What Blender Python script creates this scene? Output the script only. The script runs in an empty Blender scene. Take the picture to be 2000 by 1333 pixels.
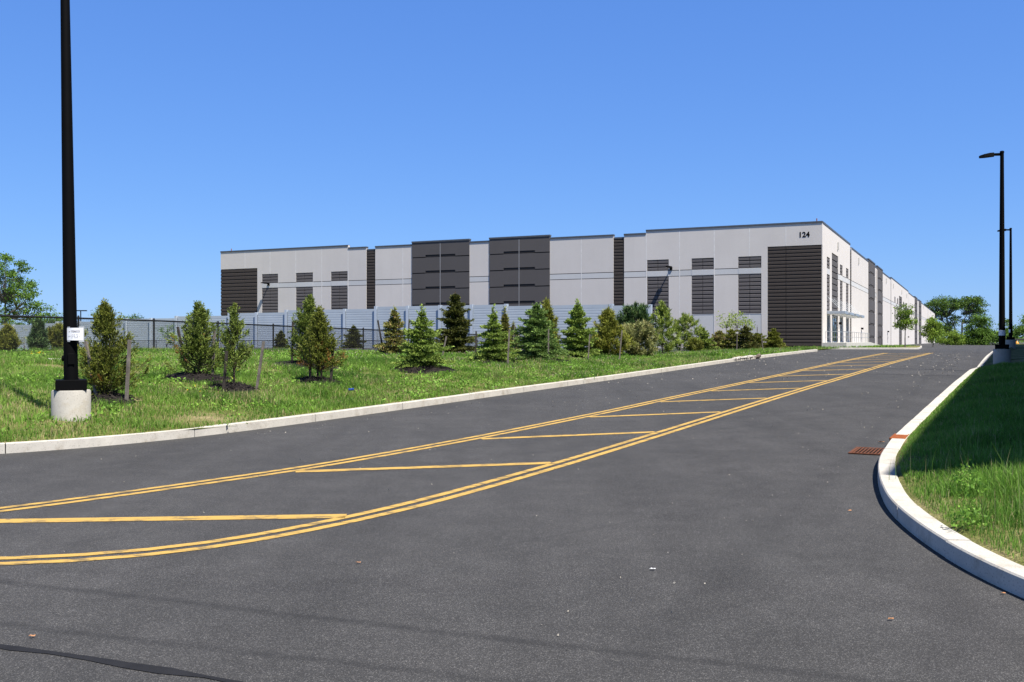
import bpy, math, random
import numpy as np
from mathutils import Vector
sc = bpy.context.scene
COL = sc.collection

# ------------------------------------------------------------------ camera, sky, sun, exposure
cam = bpy.data.objects.new("camera", bpy.data.cameras.new("camera")); COL.objects.link(cam)
cam.location = (0, 0, 1.65); cam.rotation_euler = (math.radians(90), 0, 0)
cam.data.sensor_width = 36.0; cam.data.lens = 36.0 * 1900 / 2000
cam.data.clip_start = 0.1; cam.data.clip_end = 6000
sc.camera = cam
SUN_DIR = Vector((0.654 * 0.5, -0.756 * 0.5, 0.87)).normalized()
EL = math.asin(SUN_DIR.z); ROT = math.atan2(SUN_DIR.x, SUN_DIR.y)
world = bpy.data.worlds.new("World"); sc.world = world; world.use_nodes = True
wn = world.node_tree; bg = wn.nodes["Background"]
sky = wn.nodes.new("ShaderNodeTexSky"); sky.sky_type = 'NISHITA'; sky.sun_disc = False
sky.sun_elevation = EL; sky.sun_rotation = ROT
sky.altitude = 0; sky.air_density = 1.0; sky.dust_density = 0.0; sky.ozone_density = 3.0
# deepen the clear-sky blue and even out its gradient, channel by channel
EXPOSURE = 1.0
sep = wn.nodes.new("ShaderNodeSeparateColor"); cmb = wn.nodes.new("ShaderNodeCombineColor"); wn.links.new(sky.outputs[0], sep.inputs[0])
for ch, (gm, kk) in enumerate(((0.70, 0.584), (0.60, 0.852), (0.42, 1.327))):
    pw = wn.nodes.new("ShaderNodeMath"); pw.operation = 'POWER'; pw.inputs[1].default_value = gm
    ml = wn.nodes.new("ShaderNodeMath"); ml.operation = 'MULTIPLY'; ml.inputs[1].default_value = kk / (14.14 ** gm) / (0.1 * 2 ** EXPOSURE)
    wn.links.new(sep.outputs[ch], pw.inputs[0]); wn.links.new(pw.outputs[0], ml.inputs[0]); wn.links.new(ml.outputs[0], cmb.inputs[ch])
# the clear sky darkens towards the zenith
wtc = wn.nodes.new("ShaderNodeTexCoord"); wsx = wn.nodes.new("ShaderNodeSeparateXYZ"); wn.links.new(wtc.outputs["Generated"], wsx.inputs[0])
wmr = wn.nodes.new("ShaderNodeMapRange"); wmr.inputs[1].default_value = 0.36; wmr.inputs[2].default_value = 0.80; wn.links.new(wsx.outputs[2], wmr.inputs[0])
wmx = wn.nodes.new("ShaderNodeMix"); wmx.data_type = 'RGBA'; wmx.blend_type = 'MULTIPLY'; wn.links.new(wmr.outputs[0], wmx.inputs[0])
wn.links.new(cmb.outputs[0], wmx.inputs[6]); wmx.inputs[7].default_value = (0.66, 0.48, 0.34, 1)
wn.links.new(wmx.outputs[2], bg.inputs[0])
bg.inputs[1].default_value = 0.1
sd = bpy.data.lights.new("sun", 'SUN'); sd.energy = 4.5; sd.angle = math.radians(0.5); sd.color = (1.0, 0.94, 0.84)
so = bpy.data.objects.new("sun", sd); COL.objects.link(so); so.location = (60, -50, 80)
so.rotation_euler = SUN_DIR.to_track_quat('Z', 'Y').to_euler()
vs = sc.view_settings; vs.view_transform = 'Standard'; vs.look = 'None'; vs.exposure = EXPOSURE; vs.gamma = 1.0; vs.use_curve_mapping = False
sc.render.resolution_x = 1024; sc.render.resolution_y = 682

# ------------------------------------------------------------------ helpers
def nrm(a): return a / np.maximum(np.linalg.norm(a, axis=-1, keepdims=True), 1e-9)
def tag(o, label=None, cat=None, group=None, kind=None):
    if label: o["label"] = label
    if cat: o["category"] = cat
    if group: o["group"] = group
    if kind: o["kind"] = kind
    return o
def empty(name, loc, label=None, cat=None, group=None):
    o = bpy.data.objects.new(name, None); COL.objects.link(o); o.location = loc; o.empty_display_size = 0.2
    return tag(o, label, cat, group)
def np_mesh(name, V, F, mat, parent=None, attrs=None, smooth=False, loc=None):
    """one mesh object from vertex array V (world) and uniform polygon array F"""
    V = np.asarray(V, dtype=np.float64); F = np.asarray(F, dtype=np.int32)
    off = np.array(parent.location if parent is not None else (loc if loc is not None else (0, 0, 0)), dtype=np.float64)
    if parent is not None:
        p = parent.parent
        while p is not None: off = off + np.array(p.location); p = p.parent
    me = bpy.data.meshes.new(name)
    me.vertices.add(len(V)); me.vertices.foreach_set("co", (V - off).astype(np.float32).ravel())
    k = F.shape[1]
    me.loops.add(F.size); me.loops.foreach_set("vertex_index", F.ravel())
    me.polygons.add(len(F)); me.polygons.foreach_set("loop_start", np.arange(0, F.size, k, dtype=np.int32))
    me.polygons.foreach_set("loop_total", np.full(len(F), k, dtype=np.int32))
    if smooth: me.polygons.foreach_set("use_smooth", np.ones(len(F), dtype=bool))
    if attrs:
        for an, av in attrs.items():
            a = me.attributes.new(an, 'FLOAT', 'POINT'); a.data.foreach_set("value", np.asarray(av, dtype=np.float32))
    me.update(calc_edges=True)
    if mat: me.materials.append(mat)
    o = bpy.data.objects.new(name, me); COL.objects.link(o)
    if parent is not None: o.parent = parent
    elif loc is not None: o.location = loc
    return o
class MB:
    """collects shapes; .build makes ONE mesh object"""
    def __init__(s): s.V = []; s.F = []
    def add(s, V, F):
        n = len(s.V); s.V += [tuple(v) for v in V]; s.F += [tuple(i + n for i in f) for f in F]; return s
    def hexa(s, P):  # 8 points: bottom 4 ccw, top 4 ccw
        return s.add(P, [(3, 2, 1, 0), (4, 5, 6, 7), (0, 1, 5, 4), (1, 2, 6, 5), (2, 3, 7, 6), (3, 0, 4, 7)])
    def box(s, x0, x1, y0, y1, z0, z1, fr=None):
        P = [(x0, y0, z0), (x1, y0, z0), (x1, y1, z0), (x0, y1, z0), (x0, y0, z1), (x1, y0, z1), (x1, y1, z1), (x0, y1, z1)]
        if fr: P = [fr(*p) for p in P]
        return s.hexa(P)
    def tube(s, pts, rad, n=8, cap=True):
        pts = [Vector(p) for p in pts]
        if not hasattr(rad, '__len__'): rad = [rad] * len(pts)
        V = []; F = []
        for i, p in enumerate(pts):
            d = (pts[min(i + 1, len(pts) - 1)] - pts[max(i - 1, 0)]).normalized()
            a = d.cross(Vector((0, 0, 1)) if abs(d.z) < 0.9 else Vector((0, 1, 0))).normalized(); b = d.cross(a)
            for k in range(n):
                t = 2 * math.pi * k / n; V.append(p + (a * math.cos(t) + b * math.sin(t)) * rad[i])
        for i in range(len(pts) - 1):
            for k in range(n):
                F.append((i * n + k, i * n + (k + 1) % n, (i + 1) * n + (k + 1) % n, (i + 1) * n + k))
        if cap: F.append(tuple(range(n))[::-1]); F.append(tuple((len(pts) - 1) * n + k for k in range(n)))
        return s.add(V, F)
    def lathe(s, c, prof, n=24):
        V = []; F = []
        for r, z in prof:
            for k in range(n):
                t = 2 * math.pi * k / n; V.append((c[0] + r * math.cos(t), c[1] + r * math.sin(t), c[2] + z))
        for i in range(len(prof) - 1):
            for k in range(n): F.append((i * n + k, i * n + (k + 1) % n, (i + 1) * n + (k + 1) % n, (i + 1) * n + k))
        F.append(tuple(range(n))[::-1]); F.append(tuple((len(prof) - 1) * n + k for k in range(n)))
        return s.add(V, F)
    def build(s, name, mat, parent=None, smooth=False, bevel=0, loc=None):
        off = Vector((0, 0, 0))
        if parent is not None:
            p = parent
            while p is not None: off += p.location; p = p.parent
        elif loc is not None: off = Vector(loc)
        me = bpy.data.meshes.new(name); me.from_pydata([tuple(Vector(v) - off) for v in s.V], [], s.F); me.update()
        import bmesh
        bm = bmesh.new(); bm.from_mesh(me); bmesh.ops.recalc_face_normals(bm, faces=bm.faces); bm.to_mesh(me); bm.free()
        if smooth:
            me.polygons.foreach_set("use_smooth", np.ones(len(me.polygons), dtype=bool))
            try: me.set_sharp_from_angle(angle=math.radians(40))
            except Exception: pass
        me.materials.append(mat)
        o = bpy.data.objects.new(name, me); COL.objects.link(o)
        if parent is not None: o.parent = parent
        elif loc is not None: o.location = loc
        if bevel:
            m = o.modifiers.new("bevel", 'BEVEL'); m.width = bevel; m.segments = 2; m.limit_method = 'ANGLE'
        return o
_lat = np.random.RandomState(5).rand(256, 256)
def vnoise(x, y, s=1.0):
    x = np.asarray(x, float) / s; y = np.asarray(y, float) / s
    xi = np.floor(x).astype(int); yi = np.floor(y).astype(int); fx = x - xi; fy = y - yi
    fx = fx * fx * (3 - 2 * fx); fy = fy * fy * (3 - 2 * fy)
    g = lambda a, b: _lat[a % 256, b % 256]
    return (g(xi, yi) * (1 - fx) + g(xi + 1, yi) * fx) * (1 - fy) + (g(xi, yi + 1) * (1 - fx) + g(xi + 1, yi + 1) * fx) * fy

# ------------------------------------------------------------------ materials
def mat_base(name, rough=0.8, spec=0.3):
    m = bpy.data.materials.new(name); m.use_nodes = True; nt = m.node_tree; b = nt.nodes["Principled BSDF"]
    b.inputs["Roughness"].default_value = rough; b.inputs["Specular IOR Level"].default_value = spec
    return m, nt, b
def N(nt, typ, **kw):
    n = nt.nodes.new(typ)
    for k, v in kw.items(): setattr(n, k, v)
    return n
def coords(nt, scale=None, rot=None):
    tc = N(nt, "ShaderNodeTexCoord"); mp = N(nt, "ShaderNodeMapping")
    nt.links.new(tc.outputs["Object"], mp.inputs[0])
    if scale: mp.inputs["Scale"].default_value = scale
    if rot: mp.inputs["Rotation"].default_value = rot
    return mp.outputs[0]
def noise(nt, co, scale, detail=4, rough=0.55):
    n = N(nt, "ShaderNodeTexNoise"); n.inputs["Scale"].default_value = scale; n.inputs["Detail"].default_value = detail
    n.inputs["Roughness"].default_value = rough; nt.links.new(co, n.inputs["Vector"]); return n.outputs["Fac"]
def ramp(nt, fac, stops):
    r = N(nt, "ShaderNodeValToRGB"); e = r.color_ramp.elements
    while len(e) < len(stops): e.new(0.5)
    for i, (p, c) in enumerate(stops): e[i].position = p; e[i].color = (*c, 1) if len(c) == 3 else c
    nt.links.new(fac, r.inputs[0]); return r.outputs[0]
def mixc(nt, fac, a, b, mode='MIX'):
    m = N(nt, "ShaderNodeMix", data_type='RGBA', blend_type=mode)
    for sock, v in ((0, fac), (6, a), (7, b)):
        if isinstance(v, (int, float)): m.inputs[sock].default_value = v
        elif isinstance(v, tuple): m.inputs[sock].default_value = (*v, 1)
        else: nt.links.new(v, m.inputs[sock])
    return m.outputs[2]
def bump(nt, b, h, strength=0.3, dist=0.02):
    bp = N(nt, "ShaderNodeBump"); bp.inputs["Strength"].default_value = strength; bp.inputs["Distance"].default_value = dist
    nt.links.new(h, bp.inputs["Height"]); nt.links.new(bp.outputs[0], b.inputs["Normal"])
def plain(name, c, rough=0.7, spec=0.3, var=0.12, scale=3.0, metal=0.0, bmp=0.0, bscale=60):
    m, nt, b = mat_base(name, rough, spec); co = coords(nt)
    f = noise(nt, co, scale, 5)
    lo = tuple(x * (1 - var) for x in c); hi = tuple(min(1, x * (1 + var)) for x in c)
    nt.links.new(ramp(nt, f, [(0.3, lo), (0.7, hi)]), b.inputs["Base Color"]); b.inputs["Metallic"].default_value = metal
    if bmp: bump(nt, b, noise(nt, co, bscale, 3), bmp, 0.01)
    return m
def concrete(name, c, var=0.2, stain=(0.25, 0.2, 0.15), stain_amt=0.35, spec=0.2):
    m, nt, b = mat_base(name, 0.85, spec); co = coords(nt)
    base = ramp(nt, noise(nt, co, 2.5, 8, 0.65), [(0.3, tuple(x * (1 - var) for x in c)), (0.7, c)])
    st = ramp(nt, noise(nt, co, 3.2, 7, 0.7), [(0.52, (0, 0, 0)), (0.75, (stain_amt,) * 3)])
    pit = ramp(nt, noise(nt, co, 70, 2), [(0.30, (0.55, 0.55, 0.55)), (0.40, (1, 1, 1))])
    nt.links.new(mixc(nt, 1.0, mixc(nt, st, base, stain), pit, 'MULTIPLY'), b.inputs["Base Color"])
    bump(nt, b, noise(nt, co, 90, 4), 0.35, 0.006); return m
def foliage(name, dark, light, alt, trans=0.25, rough=0.55):
    m, nt, b = mat_base(name, rough, 0.25)
    at = N(nt, "ShaderNodeAttribute", attribute_name="tone")
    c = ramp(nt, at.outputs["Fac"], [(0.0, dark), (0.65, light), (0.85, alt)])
    geo = N(nt, "ShaderNodeNewGeometry")
    v = ramp(nt, geo.outputs["Random Per Island"], [(0.0, (0.62, 0.62, 0.62)), (1.0, (1.3, 1.3, 1.3))])
    c = mixc(nt, 1.0, c, v, 'MULTIPLY'); nt.links.new(c, b.inputs["Base Color"])
    tr = N(nt, "ShaderNodeBsdfTranslucent"); nt.links.new(c, tr.inputs["Color"])
    mx = N(nt, "ShaderNodeMixShader"); mx.inputs[0].default_value = trans
    out = nt.nodes["Material Output"]
    nt.links.new(b.outputs[0], mx.inputs[1]); nt.links.new(tr.outputs[0], mx.inputs[2]); nt.links.new(mx.outputs[0], out.inputs[0])
    return m
def asphalt():
    m, nt, b = mat_base("asphalt", 0.85, 0.3); co = coords(nt)
    big = ramp(nt, noise(nt, co, 0.35, 5, 0.6), [(0.28, (0.048, 0.0477, 0.0490)), (0.72, (0.066, 0.0650, 0.0665))])
    mid = ramp(nt, noise(nt, co, 2.2, 6, 0.65), [(0.30, (0.84, 0.84, 0.84)), (0.70, (1.13, 1.13, 1.13))])
    lane = ramp(nt, noise(nt, coords(nt, (1.2, 0.08, 1), (0, 0, math.radians(27))), 1.0, 4, 0.6), [(0.35, (0.86, 0.86, 0.86)), (0.7, (1.1, 1.1, 1.1))])
    v = N(nt, "ShaderNodeTexVoronoi"); v.inputs["Scale"].default_value = 190; nt.links.new(co, v.inputs["Vector"])
    sp = ramp(nt, v.outputs["Color"], [(0.45, (0.62, 0.62, 0.62)), (0.72, (1.1, 1.1, 1.1)), (0.92, (2.5, 2.48, 2.42))])
    v2 = N(nt, "ShaderNodeTexVoronoi"); v2.inputs["Scale"].default_value = 70; nt.links.new(co, v2.inputs["Vector"])
    sp2 = ramp(nt, v2.outputs["Color"], [(0.92, (1, 1, 1)), (0.97, (1.6, 1.57, 1.5))])
    c = mixc(nt, 1.0, mixc(nt, 1.0, big, lane, 'MULTIPLY'), sp, 'MULTIPLY'); c = mixc(nt, 1.0, mixc(nt, 1.0, c, sp2, 'MULTIPLY'), mid, 'MULTIPLY')
    sc_ = ramp(nt, noise(nt, coords(nt, (0.6, 9.0, 1), (0, 0, 0.15)), 2.2, 6, 0.7), [(0.62, (0, 0, 0)), (0.78, (0.30, 0.30, 0.30))])
    c = mixc(nt, sc_, c, (0.13, 0.127, 0.12))
    # worn paving joints and tyre marks: soft dark streaks lying on the surface
    wob = noise(nt, co, 1.3, 4, 0.6); tc = N(nt, "ShaderNodeTexCoord"); sx = N(nt, "ShaderNodeSeparateXYZ"); nt.links.new(tc.outputs["Object"], sx.inputs[0])
    def mt(op, a, b_=None, c_=None):
        n = N(nt, "ShaderNodeMath", operation=op)
        for k, q in enumerate((a, b_, c_)):
            if q is None: continue
            if isinstance(q, (int, float)): n.inputs[k].default_value = q
            else: nt.links.new(q, n.inputs[k])
        return n.outputs[0]
    brk = ramp(nt, noise(nt, co, 3.5, 5, 0.7), [(0.30, (0.35, 0.35, 0.35)), (0.6, (1, 1, 1))])
    for x0, y0, x1, y1, wd, st, lim in ((-3.52, 6.68, 1.73, 4.72, .085, .55, None), (-2.99, 5.68, -.51, 4.87, .08, .5, None), (-.62, 7.35, 1.55, 9.2, .05, .34, (-.7, 1.5)), (-6, 9.9, 9.5, 23.5, .22, .2, (-3, 9)), (-4.2, 9.9, 11, 23.5, .22, .2, (-3, 9)), (6.2, 13.3, 14.5, 30.5, .25, .22, None), (4.6, 13.3, 12.9, 30.5, .25, .22, None)):
        dx, dy = x1 - x0, y1 - y0; L = math.hypot(dx, dy); nx, ny = -dy / L, dx / L
        d = mt('ADD', mt('MULTIPLY', sx.outputs[0], nx), mt('ADD', mt('MULTIPLY', sx.outputs[1], ny), -(x0 * nx + y0 * ny)))
        d = mt('ABSOLUTE', mt('ADD', d, mt('MULTIPLY', mt('SUBTRACT', wob, .5), wd * .9)))
        mr = N(nt, "ShaderNodeMapRange", interpolation_type='SMOOTHSTEP'); nt.links.new(d, mr.inputs[0]); mr.inputs[1].default_value = 0.0; mr.inputs[2].default_value = wd; mr.inputs[3].default_value = st; mr.inputs[4].default_value = 0
        f = mr.outputs[0]
        if lim:
            for e, sg in ((lim[0], 1), (lim[1], -1)):
                q = N(nt, "ShaderNodeMapRange"); nt.links.new(sx.outputs[0], q.inputs[0]); q.inputs[1].default_value = e; q.inputs[2].default_value = e + sg * .8; f = mt('MULTIPLY', f, q.outputs[0])
        f = mt('MULTIPLY', f, brk)
        c = mixc(nt, f, c, (0.016, 0.016, 0.017))
    nt.links.new(c, b.inputs["Base Color"]); bump(nt, b, v.outputs["Distance"], 0.5, 0.004); return m
def yellow_paint():
    m, nt, b = mat_base("yellow_road_paint", 0.75, 0.3); co = coords(nt)
    w = noise(nt, coords(nt, (1.0, 2.2, 1), (0, 0, math.radians(-10))), 3.2, 9, 0.78)
    g = noise(nt, co, 130, 2)
    mask = ramp(nt, w, [(0.50, (0, 0, 0)), (0.58, (0.72, 0.72, 0.72))])
    mk2 = ramp(nt, g, [(0.56, (0, 0, 0)), (0.66, (0.5, 0.5, 0.5))])
    c = mixc(nt, mask, (0.47, 0.300, 0.075), (0.09, 0.078, 0.055)); c = mixc(nt, mk2, c, (0.22, 0.16, 0.06))
    nt.links.new(c, b.inputs["Base Color"]); return m
def soil_grass():
    m, nt, b = mat_base("grass_soil", 0.95, 0.1); co = coords(nt)
    a = ramp(nt, noise(nt, co, 0.9, 6, 0.65), [(0.32, (0.075, 0.105, 0.025)), (0.5, (0.15, 0.155, 0.055)), (0.68, (0.29, 0.245, 0.14))])
    s = ramp(nt, noise(nt, co, 28, 4, 0.7), [(0.3, (0.5, 0.5, 0.5)), (0.7, (1.4, 1.4, 1.3))])
    nt.links.new(mixc(nt, 1.0, a, s, 'MULTIPLY'), b.inputs["Base Color"]); bump(nt, b, noise(nt, co, 40, 4), 0.8, 0.05); return m
def mulch_mat():
    m, nt, b = mat_base("black_mulch", 0.95, 0.15); co = coords(nt)
    v = N(nt, "ShaderNodeTexVoronoi"); v.inputs["Scale"].default_value = 22
    nt.links.new(coords(nt, (1, 2.2, 1)), v.inputs["Vector"])
    nt.links.new(ramp(nt, v.outputs["Color"], [(0.2, (0.008, 0.007, 0.007)), (0.8, (0.030, 0.025, 0.023)), (0.97, (0.09, 0.075, 0.06))]), b.inputs["Base Color"])
    bump(nt, b, v.outputs["Distance"], 0.9, 0.04); return m
def precast(name, c, var=0.06):
    m, nt, b = mat_base(name, 0.85, 0.25); co = coords(nt)
    a = ramp(nt, noise(nt, co, 0.35, 6, 0.6), [(0.3, tuple(x * (1 - var) for x in c)), (0.7, c)])
    st = ramp(nt, noise(nt, coords(nt, (1.5, 1.5, 0.1)), 1.2, 5, 0.6), [(0.45, (1, 1, 1)), (0.75, (0.975, 0.975, 0.975))])
    g = ramp(nt, noise(nt, co, 22, 3), [(0.3, (0.95, 0.95, 0.95)), (0.7, (1.04, 1.04, 1.04))])
    oi = N(nt, "ShaderNodeObjectInfo"); pr = ramp(nt, oi.outputs["Random"], [(0.0, (0.955, 0.955, 0.96)), (1.0, (1.03, 1.025, 1.02))]); a = mixc(nt, 1.0, a, pr, 'MULTIPLY')
    nt.links.new(mixc(nt, 1.0, mixc(nt, 1.0, a, st, 'MULTIPLY'), g, 'MULTIPLY'), b.inputs["Base Color"])
    bump(nt, b, noise(nt, co, 40, 3), 0.2, 0.01); return m
def rusty(name, c):
    m, nt, b = mat_base(name, 0.9, 0.2); co = coords(nt)
    nt.links.new(ramp(nt, noise(nt, co, 14, 6, 0.7), [(0.3, tuple(x * 0.45 for x in c)), (0.6, c), (0.8, tuple(min(1, x * 1.5) for x in c))]), b.inputs["Base Color"])
    bump(nt, b, noise(nt, co, 80, 3), 0.4, 0.004); return m

M = {}
M['asphalt'] = asphalt(); M['yellow'] = yellow_paint(); M['soil'] = soil_grass(); M['mulch'] = mulch_mat()
M['tar'] = plain("tar_seal", (0.015, 0.015, 0.017), 0.8, 0.2, 0.2, 8, bmp=0.3)
M['seam'] = plain("pavement_seam", (0.031, 0.030, 0.029), 0.85, 0.3, 0.5, 60, bmp=0.4, bscale=120)
M['kerb'] = concrete("kerb_concrete", (0.54, 0.515, 0.47), 0.22, (0.25, 0.205, 0.15), 0.7)
M['base'] = concrete("footing_concrete", (0.44, 0.42, 0.38), 0.25, (0.30, 0.255, 0.18), 0.75)
M['landing'] = concrete("landing_concrete", (0.52, 0.51, 0.49), 0.12)
M['white'] = precast("painted_precast", (0.63, 0.595, 0.565))
M['pale'] = precast("pale_blue_grey_precast", (0.565, 0.57, 0.575))
M['dark'] = precast("charcoal_precast", (0.098, 0.091, 0.091), 0.08)
M['dgrey'] = precast("slate_precast", (0.125, 0.115, 0.116), 0.08)
M['brown'] = precast("dark_brown_grey_precast", (0.060, 0.050, 0.045), 0.08)
M['groove'] = plain("groove_shade_paint", (0.042, 0.041, 0.043), 0.9, 0.1)  # near-black tone that paints shade into grooves and behind louvers
M['joint'] = plain("sunlit_joint_sealant", (0.68, 0.66, 0.64), 0.8)  # pale sealant colour also carries the sunlit edges of the joints
M['jointd'] = plain("dark_joint_sealant", (0.26, 0.26, 0.27), 0.8)
M['coping'] = plain("coping_metal", (0.075, 0.082, 0.095), 0.5, 0.4)
M['canopy'] = plain("canopy_aluminium", (0.33, 0.375, 0.43), 0.45, 0.5, metal=0.3)
M['glass'] = plain("entrance_glass", (0.03, 0.045, 0.055), 0.06, 0.6, 0.3, 0.6)
M['alu'] = plain("aluminium_frame", (0.42, 0.46, 0.5), 0.45, 0.5, metal=0.4)
M['galv'] = plain("galvanised_pipe", (0.45, 0.46, 0.47), 0.45, 0.5, metal=0.5)
M['black'] = plain("black_coated_metal", (0.003, 0.0031, 0.0035), 0.65, 0.06)
M['blackf'] = plain("black_vinyl", (0.009, 0.009, 0.010), 0.55, 0.35)
M['steel'] = plain("barrier_steel", (0.42, 0.475, 0.53), 0.55, 0.4, 0.05, 0.5)
M['steelp'] = plain("barrier_post_steel", (0.47, 0.53, 0.60), 0.55, 0.4, 0.05, 0.5)
M['paper'] = plain("white_paper", (0.82, 0.83, 0.86), 0.6, 0.3, 0.02)
M['tape'] = plain("clear_tape", (0.38, 0.40, 0.42), 0.25, 0.5)
M['ink'] = plain("grey_ink", (0.30, 0.30, 0.34), 0.8)
M['stake'] = plain("weathered_wood", (0.17, 0.15, 0.135), 0.9, 0.15, 0.35, 9, bmp=0.4)
M['staked'] = plain("dark_weathered_wood", (0.05, 0.043, 0.038), 0.9, 0.15, 0.35, 9, bmp=0.4)
M['bark'] = plain("bark", (0.085, 0.066, 0.05), 0.95, 0.1, 0.4, 6, bmp=0.6)
M['bark2'] = plain("grey_bark", (0.16, 0.145, 0.125), 0.95, 0.1, 0.4, 4, bmp=0.6)
M['rust'] = rusty("rusted_iron", (0.15, 0.058, 0.032)); M['rusto'] = rusty("orange_rust", (0.30, 0.085, 0.025))
M['drain_shade'] = plain("drain_shade_black", (0.006, 0.006, 0.006), 0.95, 0.1)
M['hydrant'] = plain("hydrant_yellow", (0.62, 0.27, 0.02), 0.45, 0.5)
M['stone'] = concrete("pale_stone", (0.55, 0.52, 0.48), 0.25)
M['dstone'] = concrete("brown_stone", (0.16, 0.13, 0.11), 0.3)
M['leafdry'] = plain("dry_leaf", (0.42, 0.21, 0.10), 0.7, 0.3, 0.3, 30)
M['grit'] = plain("grit", (0.30, 0.28, 0.25), 0.9, 0.2, 0.4, 50)
M['grass'] = foliage("grass_blades", (0.072, 0.165, 0.022), (0.225, 0.385, 0.058), (0.42, 0.36, 0.19), 0.35)
M['grassr'] = foliage("lush_grass_blades", (0.062, 0.16, 0.022), (0.215, 0.4, 0.058), (0.42, 0.38, 0.19), 0.35)
M['weed'] = foliage("broad_weeds", (0.085, 0.2, 0.028), (0.235, 0.42, 0.06), (0.3, 0.42, 0.1), 0.35)
M['flower'] = foliage("clover_flowers", (0.42, 0.30, 0.33), (0.55, 0.48, 0.46), (0.34, 0.19, 0.25), 0.2)
M['dandelion'] = foliage("yellow_flowers", (0.62, 0.42, 0.02), (0.75, 0.55, 0.03), (0.7, 0.5, 0.05), 0.2)
M['cedar'] = foliage("cedar_sprays", (0.046, 0.064, 0.011), (0.215, 0.245, 0.04), (0.25, 0.125, 0.035), 0.2)
M['cedarg'] = foliage("green_cedar_sprays", (0.044, 0.08, 0.016), (0.235, 0.3, 0.058), (0.25, 0.125, 0.035), 0.2)
M['spruceF'] = foliage("fresh_spruce", (0.042, 0.088, 0.02), (0.335, 0.45, 0.09), (0.4, 0.48, 0.12), 0.22)
M['spruceB'] = foliage("blue_green_spruce", (0.036, 0.086, 0.028), (0.25, 0.375, 0.095), (0.34, 0.4, 0.11), 0.22)
M['spruceD'] = foliage("dark_spruce", (0.026, 0.038, 0.01), (0.135, 0.145, 0.03), (0.28, 0.19, 0.09), 0.15)
M['spruceY'] = foliage("yellowed_spruce", (0.08, 0.08, 0.024), (0.32, 0.335, 0.085), (0.28, 0.19, 0.085), 0.2)
M['pineG'] = foliage("fresh_pine", (0.046, 0.092, 0.018), (0.3, 0.385, 0.07), (0.34, 0.36, 0.09), 0.2)
M['pineO'] = foliage("olive_pine", (0.048, 0.07, 0.012), (0.255, 0.275, 0.042), (0.3, 0.25, 0.05), 0.2)
M['pineD'] = foliage("dark_pine", (0.021, 0.053, 0.021), (0.094, 0.167, 0.051), (0.153, 0.153, 0.054), 0.15)
M['pineP'] = foliage("pale_pine", (0.1, 0.115, 0.036), (0.32, 0.34, 0.13), (0.34, 0.25, 0.11), 0.2)
M['decF'] = foliage("fresh_leaves", (0.081, 0.156, 0.018), (0.284, 0.405, 0.057), (0.336, 0.432, 0.084), 0.4)
M['decL'] = foliage("lime_leaves", (0.200, 0.275, 0.050), (0.405, 0.513, 0.108), (0.408, 0.480, 0.144), 0.4)
M['decM'] = foliage("mid_green_leaves", (0.058, 0.125, 0.02), (0.18, 0.31, 0.048), (0.24, 0.36, 0.06), 0.35)
M['decD'] = foliage("deep_green_leaves", (0.042, 0.092, 0.016), (0.15, 0.25, 0.038), (0.2, 0.3, 0.05), 0.3)

# ------------------------------------------------------------------ terrain
A = math.radians(27); DX, DY = math.sin(A), math.cos(A); NX, NY = math.cos(A), -math.sin(A)
def uv(x, y): return x * DX + y * DY, x * NX + y * NY
def xy(u, v): return u * DX + v * NX, u * DY + v * NY
_pu = np.array([-200, 8, 15.8, 21.5, 31, 48, 70, 85, 110, 900.]); _pz = np.array([0, 0, .09, .2, .34, .66, .93, .92, .85, .85])
_st = np.concatenate([np.array([-200., -60, -20, -5]), np.arange(0, 131, 2.0), np.array([160., 220, 320, 500, 900])])
_sz = np.mean([np.interp(_st + k, _pu, _pz) for k in (-4, -2, 0, 2, 4)], axis=0)
def zr(u): return np.interp(u, _st, _sz)
_LB = np.array([(-11.92, 16.5), (-11.97, 13.6), (-12.08, 12.0), (-12.3, 10.75), (-12.6, 9.8), (-13.05, 8.9), (-13.7, 8.0), (-14.8, 6.9), (-17, 5.3), (-22, 2.65), (-60, -16.7)])
def ulowL(v): return np.interp(-v, -_LB[:, 0], _LB[:, 1])
_RB = np.array([(-1.54, 15.4), (-1.46, 13), (-1.31, 11.64), (-1.09, 10.2), (-.86, 9.24), (-.61, 8.5), (-.39, 7.9), (-.11, 7.3), (.12, 6.89), (1.0, 5.75), (2.5, 4.7), (5, 3.6), (10, 2.2), (40, -6)])
def ulowR(v): return np.interp(v, _RB[:, 0], _RB[:, 1])
def vkR(u): return np.interp(u, [15.4, 30, 39.6, 39.9, 56, 68], [-1.54, -1.40, -1.22, -1.06, -1.0, -.85])
def zfence(u): return np.interp(u, [10, 20, 27, 39, 63, 70, 80, 95], [1.3, 1.27, 1.22, 1.05, .66, .62, .72, .8])
B0 = np.array([12.5, 88.0]); TH = math.radians(25.2)
WD = np.array([-math.cos(TH), math.sin(TH)]); NF = np.array([-math.sin(TH), -math.cos(TH)])
SDIR = np.array([math.sin(TH), math.cos(TH)]); NS = np.array([math.cos(TH), -math.sin(TH)])
P0 = np.array([30.3, 95.0])
def resample_(P, step):
    s_ = np.concatenate([[0], np.cumsum(np.linalg.norm(np.diff(P, axis=0), axis=1))]); n = max(2, int(s_[-1] / step) + 1); q = np.linspace(0, s_[-1], n)
    return np.stack([np.interp(q, s_, P[:, k]) for k in range(P.shape[1])], 1), q
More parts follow.
